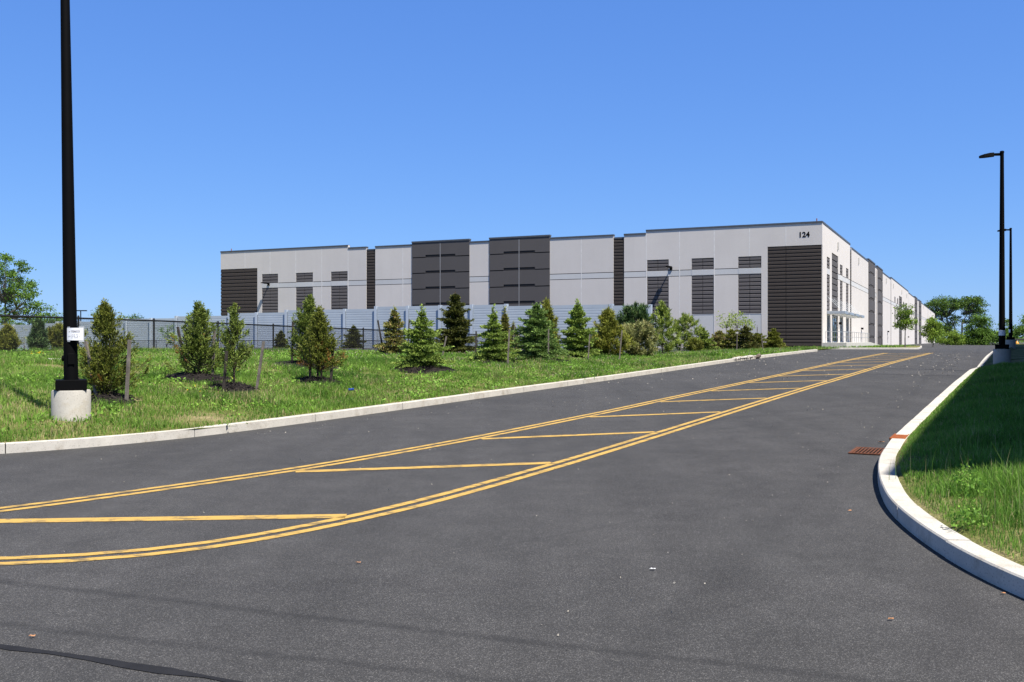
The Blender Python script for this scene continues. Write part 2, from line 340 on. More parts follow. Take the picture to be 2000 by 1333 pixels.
def hbank(x, y):
    u, v = uv(x, y); d = np.maximum(-11.9 - v, 0)
    d2 = np.minimum(d, np.maximum((u - ulowL(np.minimum(v, -11.92))) * 0.75, 0) + 0.0)
    zk = zr(u) + 0.125; zf = zfence(u)
    w = np.clip(d2 / 16.2, 0, 1); w = w * (1.6 - 0.6 * w)
    z = zk + (zf - zk) * np.clip(w, 0, 1) + 0.05 * (vnoise(x, y, 1.7) - .5) * np.clip(d2, 0, 1) + 0.03 * (vnoise(x + 9, y, .5) - .5) * np.clip(d2 * 2, 0, 1)
    z = z - np.maximum(d - 17.2, 0) * 0.3
    q = (x - B0[0]) * NF[0] + (y - B0[1]) * NF[1]
    far = np.interp(q, [-14, -2, 2, 6, 18], [.85, .68, .6, .45, -.8])
    return np.maximum(np.maximum(z, far), -.8)
_RKl, _ = resample_(np.array([(ulowR(v), v) for v in (40, 10, 5, 2.5, 1.0, .12, -.11, -.39, -.61, -.86, -1.09, -1.31, -1.46, -1.54)] + [(u, float(vkR(u))) for u in (20, 30, 39.5, 40, 56, 68)]), .12)
def dkerb(u, v):
    o = np.empty(len(u))
    for i in range(0, len(u), 4000):
        o[i:i + 4000] = np.sqrt(((u[i:i + 4000, None] - _RKl[None, :, 0]) ** 2 + (v[i:i + 4000, None] - _RKl[None, :, 1]) ** 2).min(1))
    return o
def hright(x, y):
    sh = np.shape(x); x = np.atleast_1d(x); y = np.atleast_1d(y); u, v = uv(x, y); ins = np.minimum(v - vkR(u), u - ulowR(v)) > 0; d = np.where(ins, np.maximum(dkerb(u.ravel(), v.ravel()).reshape(u.shape) - .17, 0), 0)
    return (zr(u) + 0.105 + np.minimum(d * .3, .05) + np.minimum(d * 0.055, 0.35) + 0.06 * (vnoise(x, y, .9) - .5) * np.clip(d, 0, 1)).reshape(sh)
def surf(x, y):
    u, v = uv(x, y)
    if v < -11.92 and u > ulowL(v) and (u < 72 or v < -13.4): return float(hbank(x, y))
    if v > vkR(u) and u > ulowR(v): return float(hright(x, y))
    return float(zr(u))
def G(px, py):
    """ground point seen at a pixel of the 2000 x 1333 survey photograph"""
    dx = (px - 1000) / 1900; dz = -(py - 666.5) / 1900; y = 3.0
    while y < 140:
        if 1.65 + dz * y <= surf(dx * y, y): break
        y += 0.02
    return dx * y, y, surf(dx * y, y)
def ztop(py, y): return 1.65 - (py - 666.5) * y / 1900

def grid_sheet(name, us, vs_, hfun, mat, mask=None):
    pass
# base ground far out
nr = 40; rr = np.concatenate([[0], np.geomspace(30, 4000, 24)]); V = []; F = []
for r in rr:
    for k in range(nr):
        a = 2 * math.pi * k / nr; V.append((r * math.cos(a) + 60, r * math.sin(a) + 120, -1.6 - 0.002 * r))
for i in range(len(rr) - 1):
    for k in range(nr): F.append((i * nr + k, i * nr + (k + 1) % nr, (i + 1) * nr + (k + 1) % nr, (i + 1) * nr + k))
tag(np_mesh("ground", V, F, M['soil']), kind="structure")
# asphalt
us = _st[(_st >= -60) & (_st <= 500)]; vv = np.array([-80., -40, -20, -12, -8, -5, -2, 0, 10, 40, 90])
U, W = np.meshgrid(us, vv, indexing='ij'); X, Y = xy(U, W); Z = zr(U)
def grid_faces(n, m):
    i, j = np.meshgrid(np.arange(n - 1), np.arange(m - 1), indexing='ij'); a = (i * m + j).ravel()
    return np.stack([a, a + 1, a + m + 1, a + m], 1)
road = tag(np_mesh("road", np.stack([X, Y, Z], -1).reshape(-1, 3), grid_faces(*U.shape)[:, ::-1], M['asphalt']), kind="structure")
# left bank sheet: rows of constant distance from the kerb
dd = np.concatenate([[0.1, 0.17, 0.3, 0.5, 0.8, 1.2], np.arange(1.7, 20, 0.6), np.arange(20, 40, 1.5), np.arange(40, 90, 4.)])
rows = []
for d in dd:
    v = -11.92 - d; u0 = ulowL(v) + 0.12; u1 = 72 if v > -13.4 else min(96, 92.3 + (v + 15.4) * -0.50)
    if v < -16: u1 = 92.6 + (-16 - v) * 0.03 + 4
    t = np.linspace(0, 1, 170) ** 1.35; u = u0 + (u1 - u0) * t; x, y = xy(u, np.full_like(u, v))
    z = hbank(x, y)
    if d < 0.16: z = z - 0.03
    rows.append(np.stack([x, y, z], -1))
Vb = np.array(rows); tag(np_mesh("grass_bank", Vb.reshape(-1, 3), grid_faces(Vb.shape[0], Vb.shape[1])[:, ::-1], M['soil'], smooth=True), kind="structure")
# right bank sheet
rows = []
for d in np.concatenate([[0.1, 0.17, 0.3, 0.5, 0.8], np.arange(1.2, 12, 0.5), np.arange(12, 45, 3)]):
    v0 = -1.54 + d; u0 = ulowR(v0) + 0.1; t = np.linspace(0, 1, 130) ** 1.3; u = u0 + (max(69.8 if d < 0.9 else 86, u0 + 1) - u0) * t
    v = v0 + (vkR(u) + 1.54); x, y = xy(u, v); z = hright(x, y)
    rows.append(np.stack([x, y, z], -1))
Vb = np.array(rows); tag(np_mesh("grass_verge", Vb.reshape(-1, 3), grid_faces(Vb.shape[0], Vb.shape[1]), M['soil'], smooth=True), kind="structure")
# strip of grass in front of the side wall
strip = [(27.6, 89.3), (36.2, 89.3), (37.6, 90.4), (47, 112), (57.5, 137), (51, 139.2), (30.6, 95)]
Vs = [(x, y, float(zr(uv(x, y)[0])) + 0.14) for x, y in strip]
mb = MB(); mb.add(Vs, [tuple(range(len(Vs)))]); tag(mb.build("grass_strip", M['soil']), kind="structure")

# ------------------------------------------------------------------ kerbs
def resample(pts, step):
    P = np.array(pts, float); s = np.concatenate([[0], np.cumsum(np.linalg.norm(np.diff(P, axis=0), axis=1))])
    n = max(2, int(s[-1] / step) + 1); q = np.linspace(0, s[-1], n)
    return np.stack([np.interp(q, s, P[:, k]) for k in range(P.shape[1])], 1), q
def smooth_poly(P, it=6):
    P = P.copy()
    for _ in range(it): P[1:-1] = P[1:-1] * .5 + (P[:-2] + P[2:]) * .25
    return P
def kerb(name, pts_xy, side, seglen=3.05, h=0.15, wd=0.17, skip=()):
    P, q = resample(pts_xy, 0.25); P = smooth_poly(P, 8)
    Tn = nrm(np.gradient(P, axis=0)); Nn = np.stack([-Tn[:, 1], Tn[:, 0]], 1) * side
    mb = MB(); i = 0; n = len(P); per = int(seglen / 0.25)
    while i < n - 1:
        j = min(i + per, n - 1)
        Q = P[i:j + 1].copy(); Nq = Nn[i:j + 1]; Tq = Tn[i:j + 1]
        if any(a <= q[i] <= b or a <= q[j] <= b for a, b in skip): i = j; continue
        Q[0] += Tq[0] * 0.007; Q[-1] -= Tq[-1] * 0.007
        jit = random.uniform(-0.004, 0.004)
        prof = [(0.0, -0.08), (0.008, h - 0.012), (0.02, h), (wd - 0.015, h), (wd, h - 0.015), (wd, -0.08)]
        Vk = []; Fk = []; m = len(prof)
        for a in range(len(Q)):
            zz = float(zr(uv(Q[a][0], Q[a][1])[0]))
            for o, dz in prof:
                Vk.append((Q[a][0] + Nq[a][0] * (o + jit), Q[a][1] + Nq[a][1] * (o + jit), zz + dz + jit * .5))
        for a in range(len(Q) - 1):
            for b in range(m): Fk.append((a * m + b, a * m + (b + 1) % m, (a + 1) * m + (b + 1) % m, (a + 1) * m + b))
        Fk.append(tuple(range(m))); Fk.append(tuple((len(Q) - 1) * m + b for b in range(m)))
        mb.add(Vk, Fk); i = j
    return tag(mb.build(name, M['kerb']), kind="structure")
random.seed(3)
LK = [(u, v) for v, u in _LB[::-1]] + [(25, -11.9), (40, -11.9), (71.2, -11.9), (71.8, -12.2), (72.0, -13.2), (72.0, -13.9)]
LKs, qL = resample([xy(*p) for p in LK], 0.25)
uq = np.array([uv(*p)[0] for p in LKs]); vq = np.array([uv(*p)[1] for p in LKs])
gap = [qL[np.argmin(np.abs(uq - 48.9) + np.abs(vq + 11.9))], qL[np.argmin(np.abs(uq - 50.4) + np.abs(vq + 11.9))]]
kerb("kerb", [xy(*p) for p in LK], 1, skip=[tuple(gap)])
RK = [(ulowR(v), v) for v in (40, 10, 5, 2.5, 1.0, .12, -.11, -.39, -.61, -.86, -1.09, -1.31, -1.46, -1.54)] + [(u, vkR(u)) for u in (20, 25, 30, 35, 39.5, 40, 45, 50, 56, 62, 68)] + [(69.4, -.3), (70, .8), (70.2, 3)]
kerb("kerb", [xy(*p) for p in RK], -1, seglen=1.5, h=0.135, wd=0.20)
kerb("kerb", [(27.4, 89.1), (36.2, 89.1), (37.4, 89.6), (37.9, 90.6), (47.2, 112), (57.7, 137)], 1)

# ------------------------------------------------------------------ road markings (parts of the road)
def ribbon(name, uvs, width, mat, lift=0.004, parent=road, wob=0.0, seed=1):
    rs = np.random.RandomState(seed)
    P, q = resample(uvs, 0.25 if wob else 0.5)
    if not wob: P = smooth_poly(P, 3)
    # break at road stations so the strip lies on the same facets
    Tn = nrm(np.gradient(P, axis=0)); Nn = np.stack([-Tn[:, 1], Tn[:, 0]], 1)
    wl = width / 2 + wob * (rs.rand(len(P)) - .5); wr = width / 2 + wob * (rs.rand(len(P)) - .5)
    L = P + Nn * wl[:, None]; R = P - Nn * wr[:, None]
    V = []
    for a, b in zip(L, R):
        for p in (a, b):
            x, y = xy(*p); V.append((x, y, float(zr(p[0])) + lift))
    F = [(2 * i, 2 * i + 1, 2 * i + 3, 2 * i + 2) for i in range(len(P) - 1)]
    return np_mesh(name, V, F, mat, parent)
RL = [(1.1, -13.8), (4.22, -7.6), (4.72, -6.65), (4.9, -6.34), (5.16, -6.05), (5.45, -5.82), (5.85, -5.64), (6.6, -5.48), (8.1, -5.26), (11.5, -5.2), (20, -5.17), (30, -5.1), (45, -4.8), (56, -4.55), (67, -4.3)]
LLn = [(1.7, -14), (4.5, -9.3), (6.2, -8.68), (7.9, -8.35), (9.9, -7.98), (13.8, -7.72), (19.5, -7.53), (30, -7.4), (45, -7.15), (63.4, -6.95), (66, -6.9)]
def offset(pts, d):
    P, _ = resample(pts, 0.25); P = smooth_poly(P, 4); T = nrm(np.gradient(P, axis=0)); Nn = np.stack([-T[:, 1], T[:, 0]], 1)
    return P + Nn * d
for ln in (RL, LLn):
    for d in (-0.095, 0.095): ribbon("yellow_line", offset(ln, d), 0.105, M['yellow'], 0.0045)
_RLp, _ = resample(RL, 0.2); _LLp, _ = resample(LLn, 0.2)
vRL = lambda u: float(np.interp(u, _RLp[:, 0], _RLp[:, 1])); vLL = lambda u: float(np.interp(u, _LLp[:, 0], _LLp[:, 1]))
for k in range(15):
    ul = 5.35 + 4.2 * k if k else 5.3
    if ul > 65: break
    ur = ul + 2.1; a = (ul, vLL(ul) - (-0.16 if k else 0)); b = (ur, vRL(ur) - 0.15)
    ribbon("hatch_bar", [a, b], 0.20, M['yellow'], 0.0045)
def g2(px, py):
    x, y, z = G(px, py); return uv(x, y)
ribbon("tar_seam", [(3.3, -9)] + [g2(*p) for p in ((0, 1266), (100, 1281), (160, 1290), (280, 1306), (448, 1333))] + [(3.72, -1.5), (4.0, 6)], 0.05, M['tar'], 0.004, wob=0.06)
ribbon("pavement_joint", [(37.3, -5.0), (36.7, -1.36)], 0.10, M['tar'], 0.003, wob=0.03, seed=4)
ribbon("pavement_joint", [(37.4, -7.0), (37.35, -6.0)], 0.16, M['tar'], 0.003, wob=0.1, seed=5)

# storm drain: grate in the road + rusted kerb piece
dx_, dy_, dz_ = (*xy(14.62, -1.74), float(zr(14.62)))
sdn = empty("storm_drain", (dx_, dy_, dz_), "rusty storm drain grate set in the asphalt beside the right kerb", "drain")
def rfr(a, b, z): x, y = xy(14.62 + a, -1.74 + b); return (x, y, dz_ + z)
mb = MB(); mb.box(-.40, .40, -.215, .20, .002, .0045, rfr); mb.build("pit", M['drain_shade'], sdn)  # flat black sheet painted as the shade of the hole below
mb = MB()
for (a0, a1, b0, b1) in ((-.42, .42, -.24, -.2), (-.42, .42, .17, .2), (-.42, -.37, -.2, .17), (.37, .42, -.2, .17)): mb.box(a0, a1, b0, b1, .003, .014, rfr)
mb.build("grate_frame", M['rust'], sdn)
mb = MB()
for k in range(8): b = -.188 + k * .047; mb.box(-.37, .37, b, b + .017, .004, .013, rfr)
mb.build("grate_bars", M['rust'], sdn)
mb = MB(); P_ = [xy(15.25 + k * .1, float(vkR(15.4)) - .004) for k in range(8)]
def kfr(a, b, z): x, y = xy(15.2 + a, -1.54 + b); return (x, y, float(zr(15.6)) + z)
mb.box(0, .72, -.006, .206, -.02, .139, kfr); mb.build("kerb_hood", M['rusto'], sdn, bevel=.01)

# ------------------------------------------------------------------ street lamps
def street_lamp(x, y, gz, base_h, label, pole_h=7.3, tilt=0.0, head=(-1.0), knob=True):
    t = empty("street_lamp", (x, y, gz), label, "street lamp", "black street lamps on round concrete footings")
    mb = MB(); mb.lathe((x, y, gz), [(.30, -.3), (.30, base_h - .02), (.285, base_h)], 40); mb.build("footing", M['base'], t, smooth=True)
    c, s = math.cos(A), math.sin(A)
    fr = lambda a, b, z: (x + a * c + b * s, y - a * s + b * c, gz + base_h + z)
    tb = math.atan2(x, y); fr0 = lambda a, b, z: (x + a * math.cos(tb) + b * math.sin(tb), y - a * math.sin(tb) + b * math.cos(tb), gz + base_h + z)
    mb = MB(); mb.box(-.235, .235, -.235, .235, 0.002, .17, fr0); mb.build("base_cover", M['black'], t, bevel=.008)
    dxt = -math.tan(tilt)
    lean = lambda z: (x + dxt * z, y, gz + base_h + z)
    mb = MB(); mb.tube([lean(.05), lean(pole_h * .5), lean(pole_h)], [.112, .09, .065], 20); 
    if knob: mb.tube([(x - .09, y - .03, gz + base_h + .52), (x - .125, y - .03, gz + base_h + .52)], .05, 10)
    pl_ = mb.build("pole", M['black'], t, smooth=True)
    if knob:
        mb = MB(); mb.box(-.05, .05, -.125, -.10, .42, .60, fr0); mb.build("hand_hole_cover", M['black'], pl_, bevel=.006)
    tx, ty, tz = lean(pole_h); hd = -1
    P = lambda a, b, z: (tx + hd * a * NX + b * DX, ty + hd * a * NY + b * DY, tz + z)
    mb = MB(); mb.lathe((tx, ty, tz - .05), [(.075, 0), (.075, .06), (.05, .08)], 16)
    mb.hexa([P(.05, -.05, -.14), P(.28, -.045, -.125), P(.28, .045, -.125), P(.05, .05, -.14), P(.05, -.05, -.05), P(.28, -.045, -.04), P(.28, .045, -.04), P(.05, .05, -.05)])
    mb.build("arm", M['black'], t)
    mb = MB(); sect = [(.26, .10, -.15, -.015), (.40, .13, -.155, -.02), (.58, .14, -.165, -.05), (.73, .11, -.17, -.09), (.77, .08, -.165, -.11)]
    V = []; F = []
    for a, w_, z0, z1 in sect: V += [P(a, -w_, z0), P(a, w_, z0), P(a, w_ * .7, z1), P(a, -w_ * .7, z1)]
    for i in range(len(sect) - 1):
        for k in range(4): F.append((i * 4 + k, i * 4 + (k + 1) % 4, i * 4 + 4 + (k + 1) % 4, i * 4 + 4 + k))
    F += [(0, 1, 2, 3), tuple(len(V) - 4 + k for k in range(4))]
    mb.add(V, F); mb.build("lamp_head", M['black'], t)
    return t
LX, LY = -7.25, 16.0; LZ = surf(LX, LY)
lamp1 = street_lamp(LX, LY, LZ, ztop(762, LY) - LZ, "tall black lamp pole with white notice on pale sunlit concrete footing, left of road", 7.4, math.radians(0.9))
RX, RY = (1957 - 1000) / 1900 * 36.0, 36.0; RZ = surf(RX, RY)
street_lamp(RX, RY, RZ, ztop(682, RY) - RZ, "nearer black street lamp on shaded concrete footing along the right kerb", 7.3, knob=False)
R2X, R2Y = (1974 - 1000) / 1900 * 62.0, 62.0; R2Z = surf(R2X, R2Y)
street_lamp(R2X, R2Y, R2Z, ztop(664, R2Y) - R2Z, "farther black street lamp behind the nearer one, right of the road", 7.1, knob=False)

def text_mesh(body, size, extr=0.0, off=0.0):
    cu = bpy.data.curves.new("lettering", 'FONT'); cu.body = body; cu.size = size; cu.extrude = extr; cu.offset = off; cu.align_x = 'CENTER'; cu.align_y = 'CENTER'
    o = bpy.data.objects.new("lettering", cu); COL.objects.link(o); bpy.context.view_layer.update()
    me = bpy.data.meshes.new_from_object(o.evaluated_get(bpy.context.evaluated_depsgraph_get()))
    V = [v.co.copy() for v in me.vertices]; F = [tuple(p.vertices) for p in me.polygons]
    bpy.data.objects.remove(o); bpy.data.meshes.remove(me); bpy.data.curves.remove(cu); return V, F
# paper notice taped to the near pole
pz = ztop(653, LY - .12); pxn = (146 - 1000) / 1900 * (LY - .12); py_ = LY - .135
nt_ = empty("paper_notice", (pxn, py_, pz), "white printed paper notice taped to the near lamp pole", "notice")
def curl(a, b): return (pxn + a, py_ + 0.03 * (a / .13) ** 2 + .0, pz + b)
def sheet(mb, a0, a1, b0, b1, lift, n=8):
    V = []; F = []
    for i in range(n + 1):
        a = a0 + (a1 - a0) * i / n
        for b in (b0, b1): p = curl(a, b); V.append((p[0], p[1] - lift, p[2]))
    for i in range(n): F.append((2 * i, 2 * i + 2, 2 * i + 3, 2 * i + 1))
    mb.add(V, F)
mb = MB(); sheet(mb, -.132, .132, -.102, .102, .002); mb.build("paper", M['paper'], nt_)
mb = MB(); sheet(mb, -.125, -.075, -.125, .12, 0.0); mb.build("tape", M['tape'], nt_)
mb = MB(); sheet(mb, .07, .145, -.13, .125, -.001); mb.build("tape", M['tape'], nt_)
mb = MB(); V, F = text_mesh("TEMCO", .042, off=.0012); mb.add([(lambda p: (p[0], p[1] - .006, p[2]))(curl(v.x + .02, v.y + .045)) for v in V], F)
mb.build("lettering", M['ink'], nt_)
mb = MB(); mb.add([(lambda p: (p[0], p[1] - .006, p[2]))(curl(a, b)) for a, b in ((-.098, .052), (-.082, .045), (-.066, .054), (-.075, .040), (-.09, .041))], [(0, 1, 3, 4), (1, 2, 3)]); mb.build("emblem", M['ink'], nt_)
for zz, segs in ((-.008, ((-.04, -.02), (-.01, .015), (.03, .06))), (-.033, ((-.11, -.06), (-.045, -.02), (-.01, .02), (.04, .065), (.08, .095))), (-.056, ((-.045, -.025), (.0, .01), (.015, .065)))):
    for a, b in segs:
        mb = MB(); sheet(mb, a, b, zz - .003, zz + .003, .006, 2); mb.build("small_print", M['ink'], nt_)
for (x_, y_, pyc, lab) in ((RX, RY, 650.5, "white paper label wrapped on the nearer right lamp pole"), (R2X, R2Y, 647, "small white paper label on the farther right lamp pole")):
    mb = MB(); zc = ztop(pyc, y_); r_ = .118; far = y_ > 50; a0, a1 = (150, 235) if far else (170, 370)
    V = []; F = []
    for i in range(13):
        a = math.radians(a0 + (a1 - a0) * i / 12)
        for dz in (-.1, .1): V.append((x_ + r_ * math.cos(a), y_ + r_ * math.sin(a), zc + dz))
    for i in range(12): F.append((2 * i, 2 * i + 2, 2 * i + 3, 2 * i + 1))
    mb.add(V, F); o = mb.build("paper_label", M['paper'], loc=(x_, y_, zc)); tag(o, lab, "label")
# distant lamp
fl = empty("street_lamp", (-66.5, 150, .6), "tiny distant black lamp post showing just right of the near pole", "street lamp")
mb = MB(); mb.tube([(-66.5, 150, .6), (-66.5, 150, 6.3)], [.12, .08], 8); mb.build("pole", M['black'], fl)
mb = MB(); mb.box(-67.4, -65.6, 149.8, 150.2, 6.25, 6.4); mb.build("lamp_head", M['black'], fl)

# hydrant
hx_, hy_ = (1986 - 1000) / 1900 * 75, 75.0; hz_ = ztop(682.5, 75)
hy = empty("fire_hydrant", (hx_, hy_, hz_), "bright yellow fire hydrant in the shade edge beside the second lamp footing", "fire hydrant")
mb = MB(); mb.lathe((hx_, hy_, hz_ - .2), [(.17, 0), (.17, .22), (.12, .23), (.115, .55), (.16, .56), (.16, .61), (.15, .66), (.10, .76), (.035, .80), (.035, .86)], 16); mb.build("barrel", M['hydrant'], hy, smooth=True)
for a in (0, 2.1, 4.2):
    mb = MB(); mb.tube([(hx_ + .1 * math.cos(a), hy_ + .1 * math.sin(a), hz_ + .28), (hx_ + .2 * math.cos(a), hy_ + .2 * math.sin(a), hz_ + .28)], [.06, .065], 10); mb.build("outlet_cap", M['hydrant'], hy)

# ------------------------------------------------------------------ warehouse
ZB = 0.4
wh = empty("warehouse", (P0[0], P0[1], 0.0), "long low warehouse with white and charcoal precast panels and the number 124", "warehouse")
def FR(t, o, z): return (P0[0] + WD[0] * t + NF[0] * o, P0[1] + WD[1] * t + NF[1] * o, z)
def SR(t, o, z): return (P0[0] + SDIR[0] * t + NS[0] * o, P0[1] + SDIR[1] * t + NS[1] * o, z)
def wall(fr, t0, t1, z0, z1, holes, mat, depth=0.12, thick=0.35, out=0.0, name="wall_panel"):
    """precast slab with rectangular recesses cut in its face"""
    ts = sorted(set([t0, t1] + [max(t0, min(t1, h[k])) for h in holes for k in (0, 1)])); zs = sorted(set([z0, z1] + [max(z0, min(z1, h[k])) for h in holes for k in (2, 3)]))
    ins = lambda a, b: any(h[0] - 1e-6 <= a <= h[1] + 1e-6 and h[2] - 1e-6 <= b <= h[3] + 1e-6 for h in holes)
    mb = MB(); n, m = len(ts) - 1, len(zs) - 1
    S = [[not ins((ts[i] + ts[i + 1]) / 2, (zs[j] + zs[j + 1]) / 2) for j in range(m)] for i in range(n)]
    q = lambda P: mb.add([fr(*p) for p in P], [(0, 1, 2, 3)])
    for i in range(n):
        for j in range(m):
            a, b, c, d = ts[i], ts[i + 1], zs[j], zs[j + 1]; o = out if S[i][j] else out - depth
            q([(a, o, c), (b, o, c), (b, o, d), (a, o, d)])
            if i + 1 < n and S[i][j] != S[i + 1][j]: q([(b, out, c), (b, out - depth, c), (b, out - depth, d), (b, out, d)])
            if j + 1 < m and S[i][j] != S[i][j + 1]: q([(a, out, d), (b, out, d), (b, out - depth, d), (a, out - depth, d)])
    for j in range(m):
        for i, t in ((0, t0), (n - 1, t1)):
            o = out if S[i][j] else out - depth
            q([(t, o, zs[j]), (t, out - thick, zs[j]), (t, out - thick, zs[j + 1]), (t, o, zs[j + 1])])
    q([(t0, out, z1), (t1, out, z1), (t1, out - thick, z1), (t0, out - thick, z1)])
    q([(t0, out - thick, z0), (t1, out - thick, z0), (t1, out - thick, z1), (t0, out - thick, z1)])
    return mb.build(name, mat, wh)
def slats(fr, name, t0, t1, z0, z1, pitch, mat, gap=0.095, o0=-0.115, o1=-0.025, split=None, parent=None):
    mb = MB(); n = max(1, round((z1 - z0) / pitch)); p = (z1 - z0) / n
    for (a, b) in ([(t0, t1)] if split is None else [(t0, split - .025), (split + .025, t1)]):
        for k in range(n):
            za = z0 + k * p + gap * .5; zb = z0 + (k + 1) * p - gap * .5; ch = min(.05, (zb - za) * .3)
            prof = [(o0, za), (o1, za), (o1, zb - ch), (o1 - ch, zb), (o0, zb)]
            V = [fr(t, o, z) for t in (a, b) for o, z in prof]
            mb.add(V, [(0, 1, 2, 3, 4)[::-1], (5, 6, 7, 8, 9)] + [(i, (i + 1) % 5, (i + 1) % 5 + 5, i + 5) for i in range(5)])
    o = mb.build(name, mat, parent or wh)
    mb = MB(); mb.box(t0, t1, o0 + .001, o0 + .012, z0, z1, fr); mb.build("groove_shade_backing", M['groove'], o)  # dark plate added so the gaps between slats look shaded
    return o
def coping(fr, t0, t1, z, out=0.0):
    mb = MB(); mb.box(t0 - .03, t1 + .03, out - .42, out + .05, z - .13, z + .05, fr); mb.build("coping", M['coping'], wh)
HT, MID, LOW = 13.33, 13.02, 12.7
WZ = (4.42, 8.42, 9.0, 10.18)   # lower sill, lower head, upper sill, upper head
BZ = (8.36, 9.04)
def window_pair(fr, t0, t1, base=True, mat='dgrey', out=0.0):
    """holes for a faux window pair and the panels inside"""
    hs_ = [(t0, t1, WZ[0], WZ[1]), (t0, t1, WZ[2], WZ[3])]
    slats(fr, "window_panel", t0 + .03, t1 - .03, WZ[0] + .03, WZ[1] - .02, .40, M[mat], split=(t0 + t1) / 2)
    slats(fr, "window_panel", t0 + .03, t1 - .03, WZ[2] + .02, WZ[3] - .03, .40, M[mat], split=(t0 + t1) / 2)
    mb = MB(); mb.box(t0 + .01, t1 - .01, -.09, .004, WZ[1] + .03, WZ[2] - .03, fr); mb.build("window_spandrel", M['pale'], wh)
    if base:
        mb = MB(); mb.box(t0 + .01, t1 - .01, -.05, -.02, ZB, WZ[0] - .04, fr); mb.build("apron_panel", M['pale'], wh)
        hs_.append((t0, t1, ZB, WZ[0] - .04))
    return hs_
def band(fr, t0, t1):
    mb = MB(); mb.box(t0, t1, -.10, -.01, BZ[0] + .065, BZ[1] - .065, fr); o = mb.build("accent_band", M['pale'], wh)
    mb = MB(); mb.box(t0, t1, -.119, -.105, BZ[0], BZ[1], fr); mb.build("groove_shade_backing", M['groove'], o)
    return (t0, t1, BZ[0], BZ[1])
def joints(fr, ts, z0, z1, mat='joint', o=0.0):
    for t in ts:
        mb = MB(); mb.box(t - .042, t + .042, o - .01, o + .004, z0, z1, fr); mb.build("panel_joint", M[mat], wh)
def dark_bay(fr, t0, t1, h, lines, mat='dark', out=0.06, slotn=True):
    holes = []; mid = (t0 + t1) / 2; hw = (t1 - t0) * .26
    for z in lines:
        holes += [(t0, mid - hw, z - .05, z + .06), (mid + hw, t1, z - .05, z + .06), (mid - hw, mid + hw, z - .02, z + .28)]
    wall(fr, t0, t1, ZB, h, holes, M[mat], out=out, depth=.14)
    mb = MB()
    for z in lines:
        mb.box(mid - hw + .04, mid + hw - .04, out - .12, out - .05, z + .03, z + .2, fr)
    o_ = mb.build("slot_louver", M['brown'], wh)
    mb = MB()
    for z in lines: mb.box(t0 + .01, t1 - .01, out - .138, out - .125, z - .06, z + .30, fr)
    mb.build("groove_shade_backing", M['groove'], o_)
    joints(fr, [mid], ZB, h - .25, 'jointd', out)
    coping(fr, t0, t1, h, out)
CL = [11.45, 9.6, 7.73, 5.86, 4.0, 2.15]
def glass_set(fr, t0, t1, door=False):
    w = MB(); w.box(t0 + .05, t1 - .05, -.10, -.08, 1.52, WZ[0] - .1, fr); o = w.build("entrance_door" if door else "entrance_window", M['glass'], wh)
    f = MB()
    for a in (t0 + .05, (t0 + t1) / 2 - .04, t1 - .13): f.box(a, a + .08, -.075, -.03, 1.52, WZ[0] - .1, fr)
    for z in (1.52, 2.6 if not door else 3.7, WZ[0] - .2): f.box(t0 + .13, t1 - .13, -.075, -.035, z, z + .1, fr)
    f.build("frame", M['alu'], o)
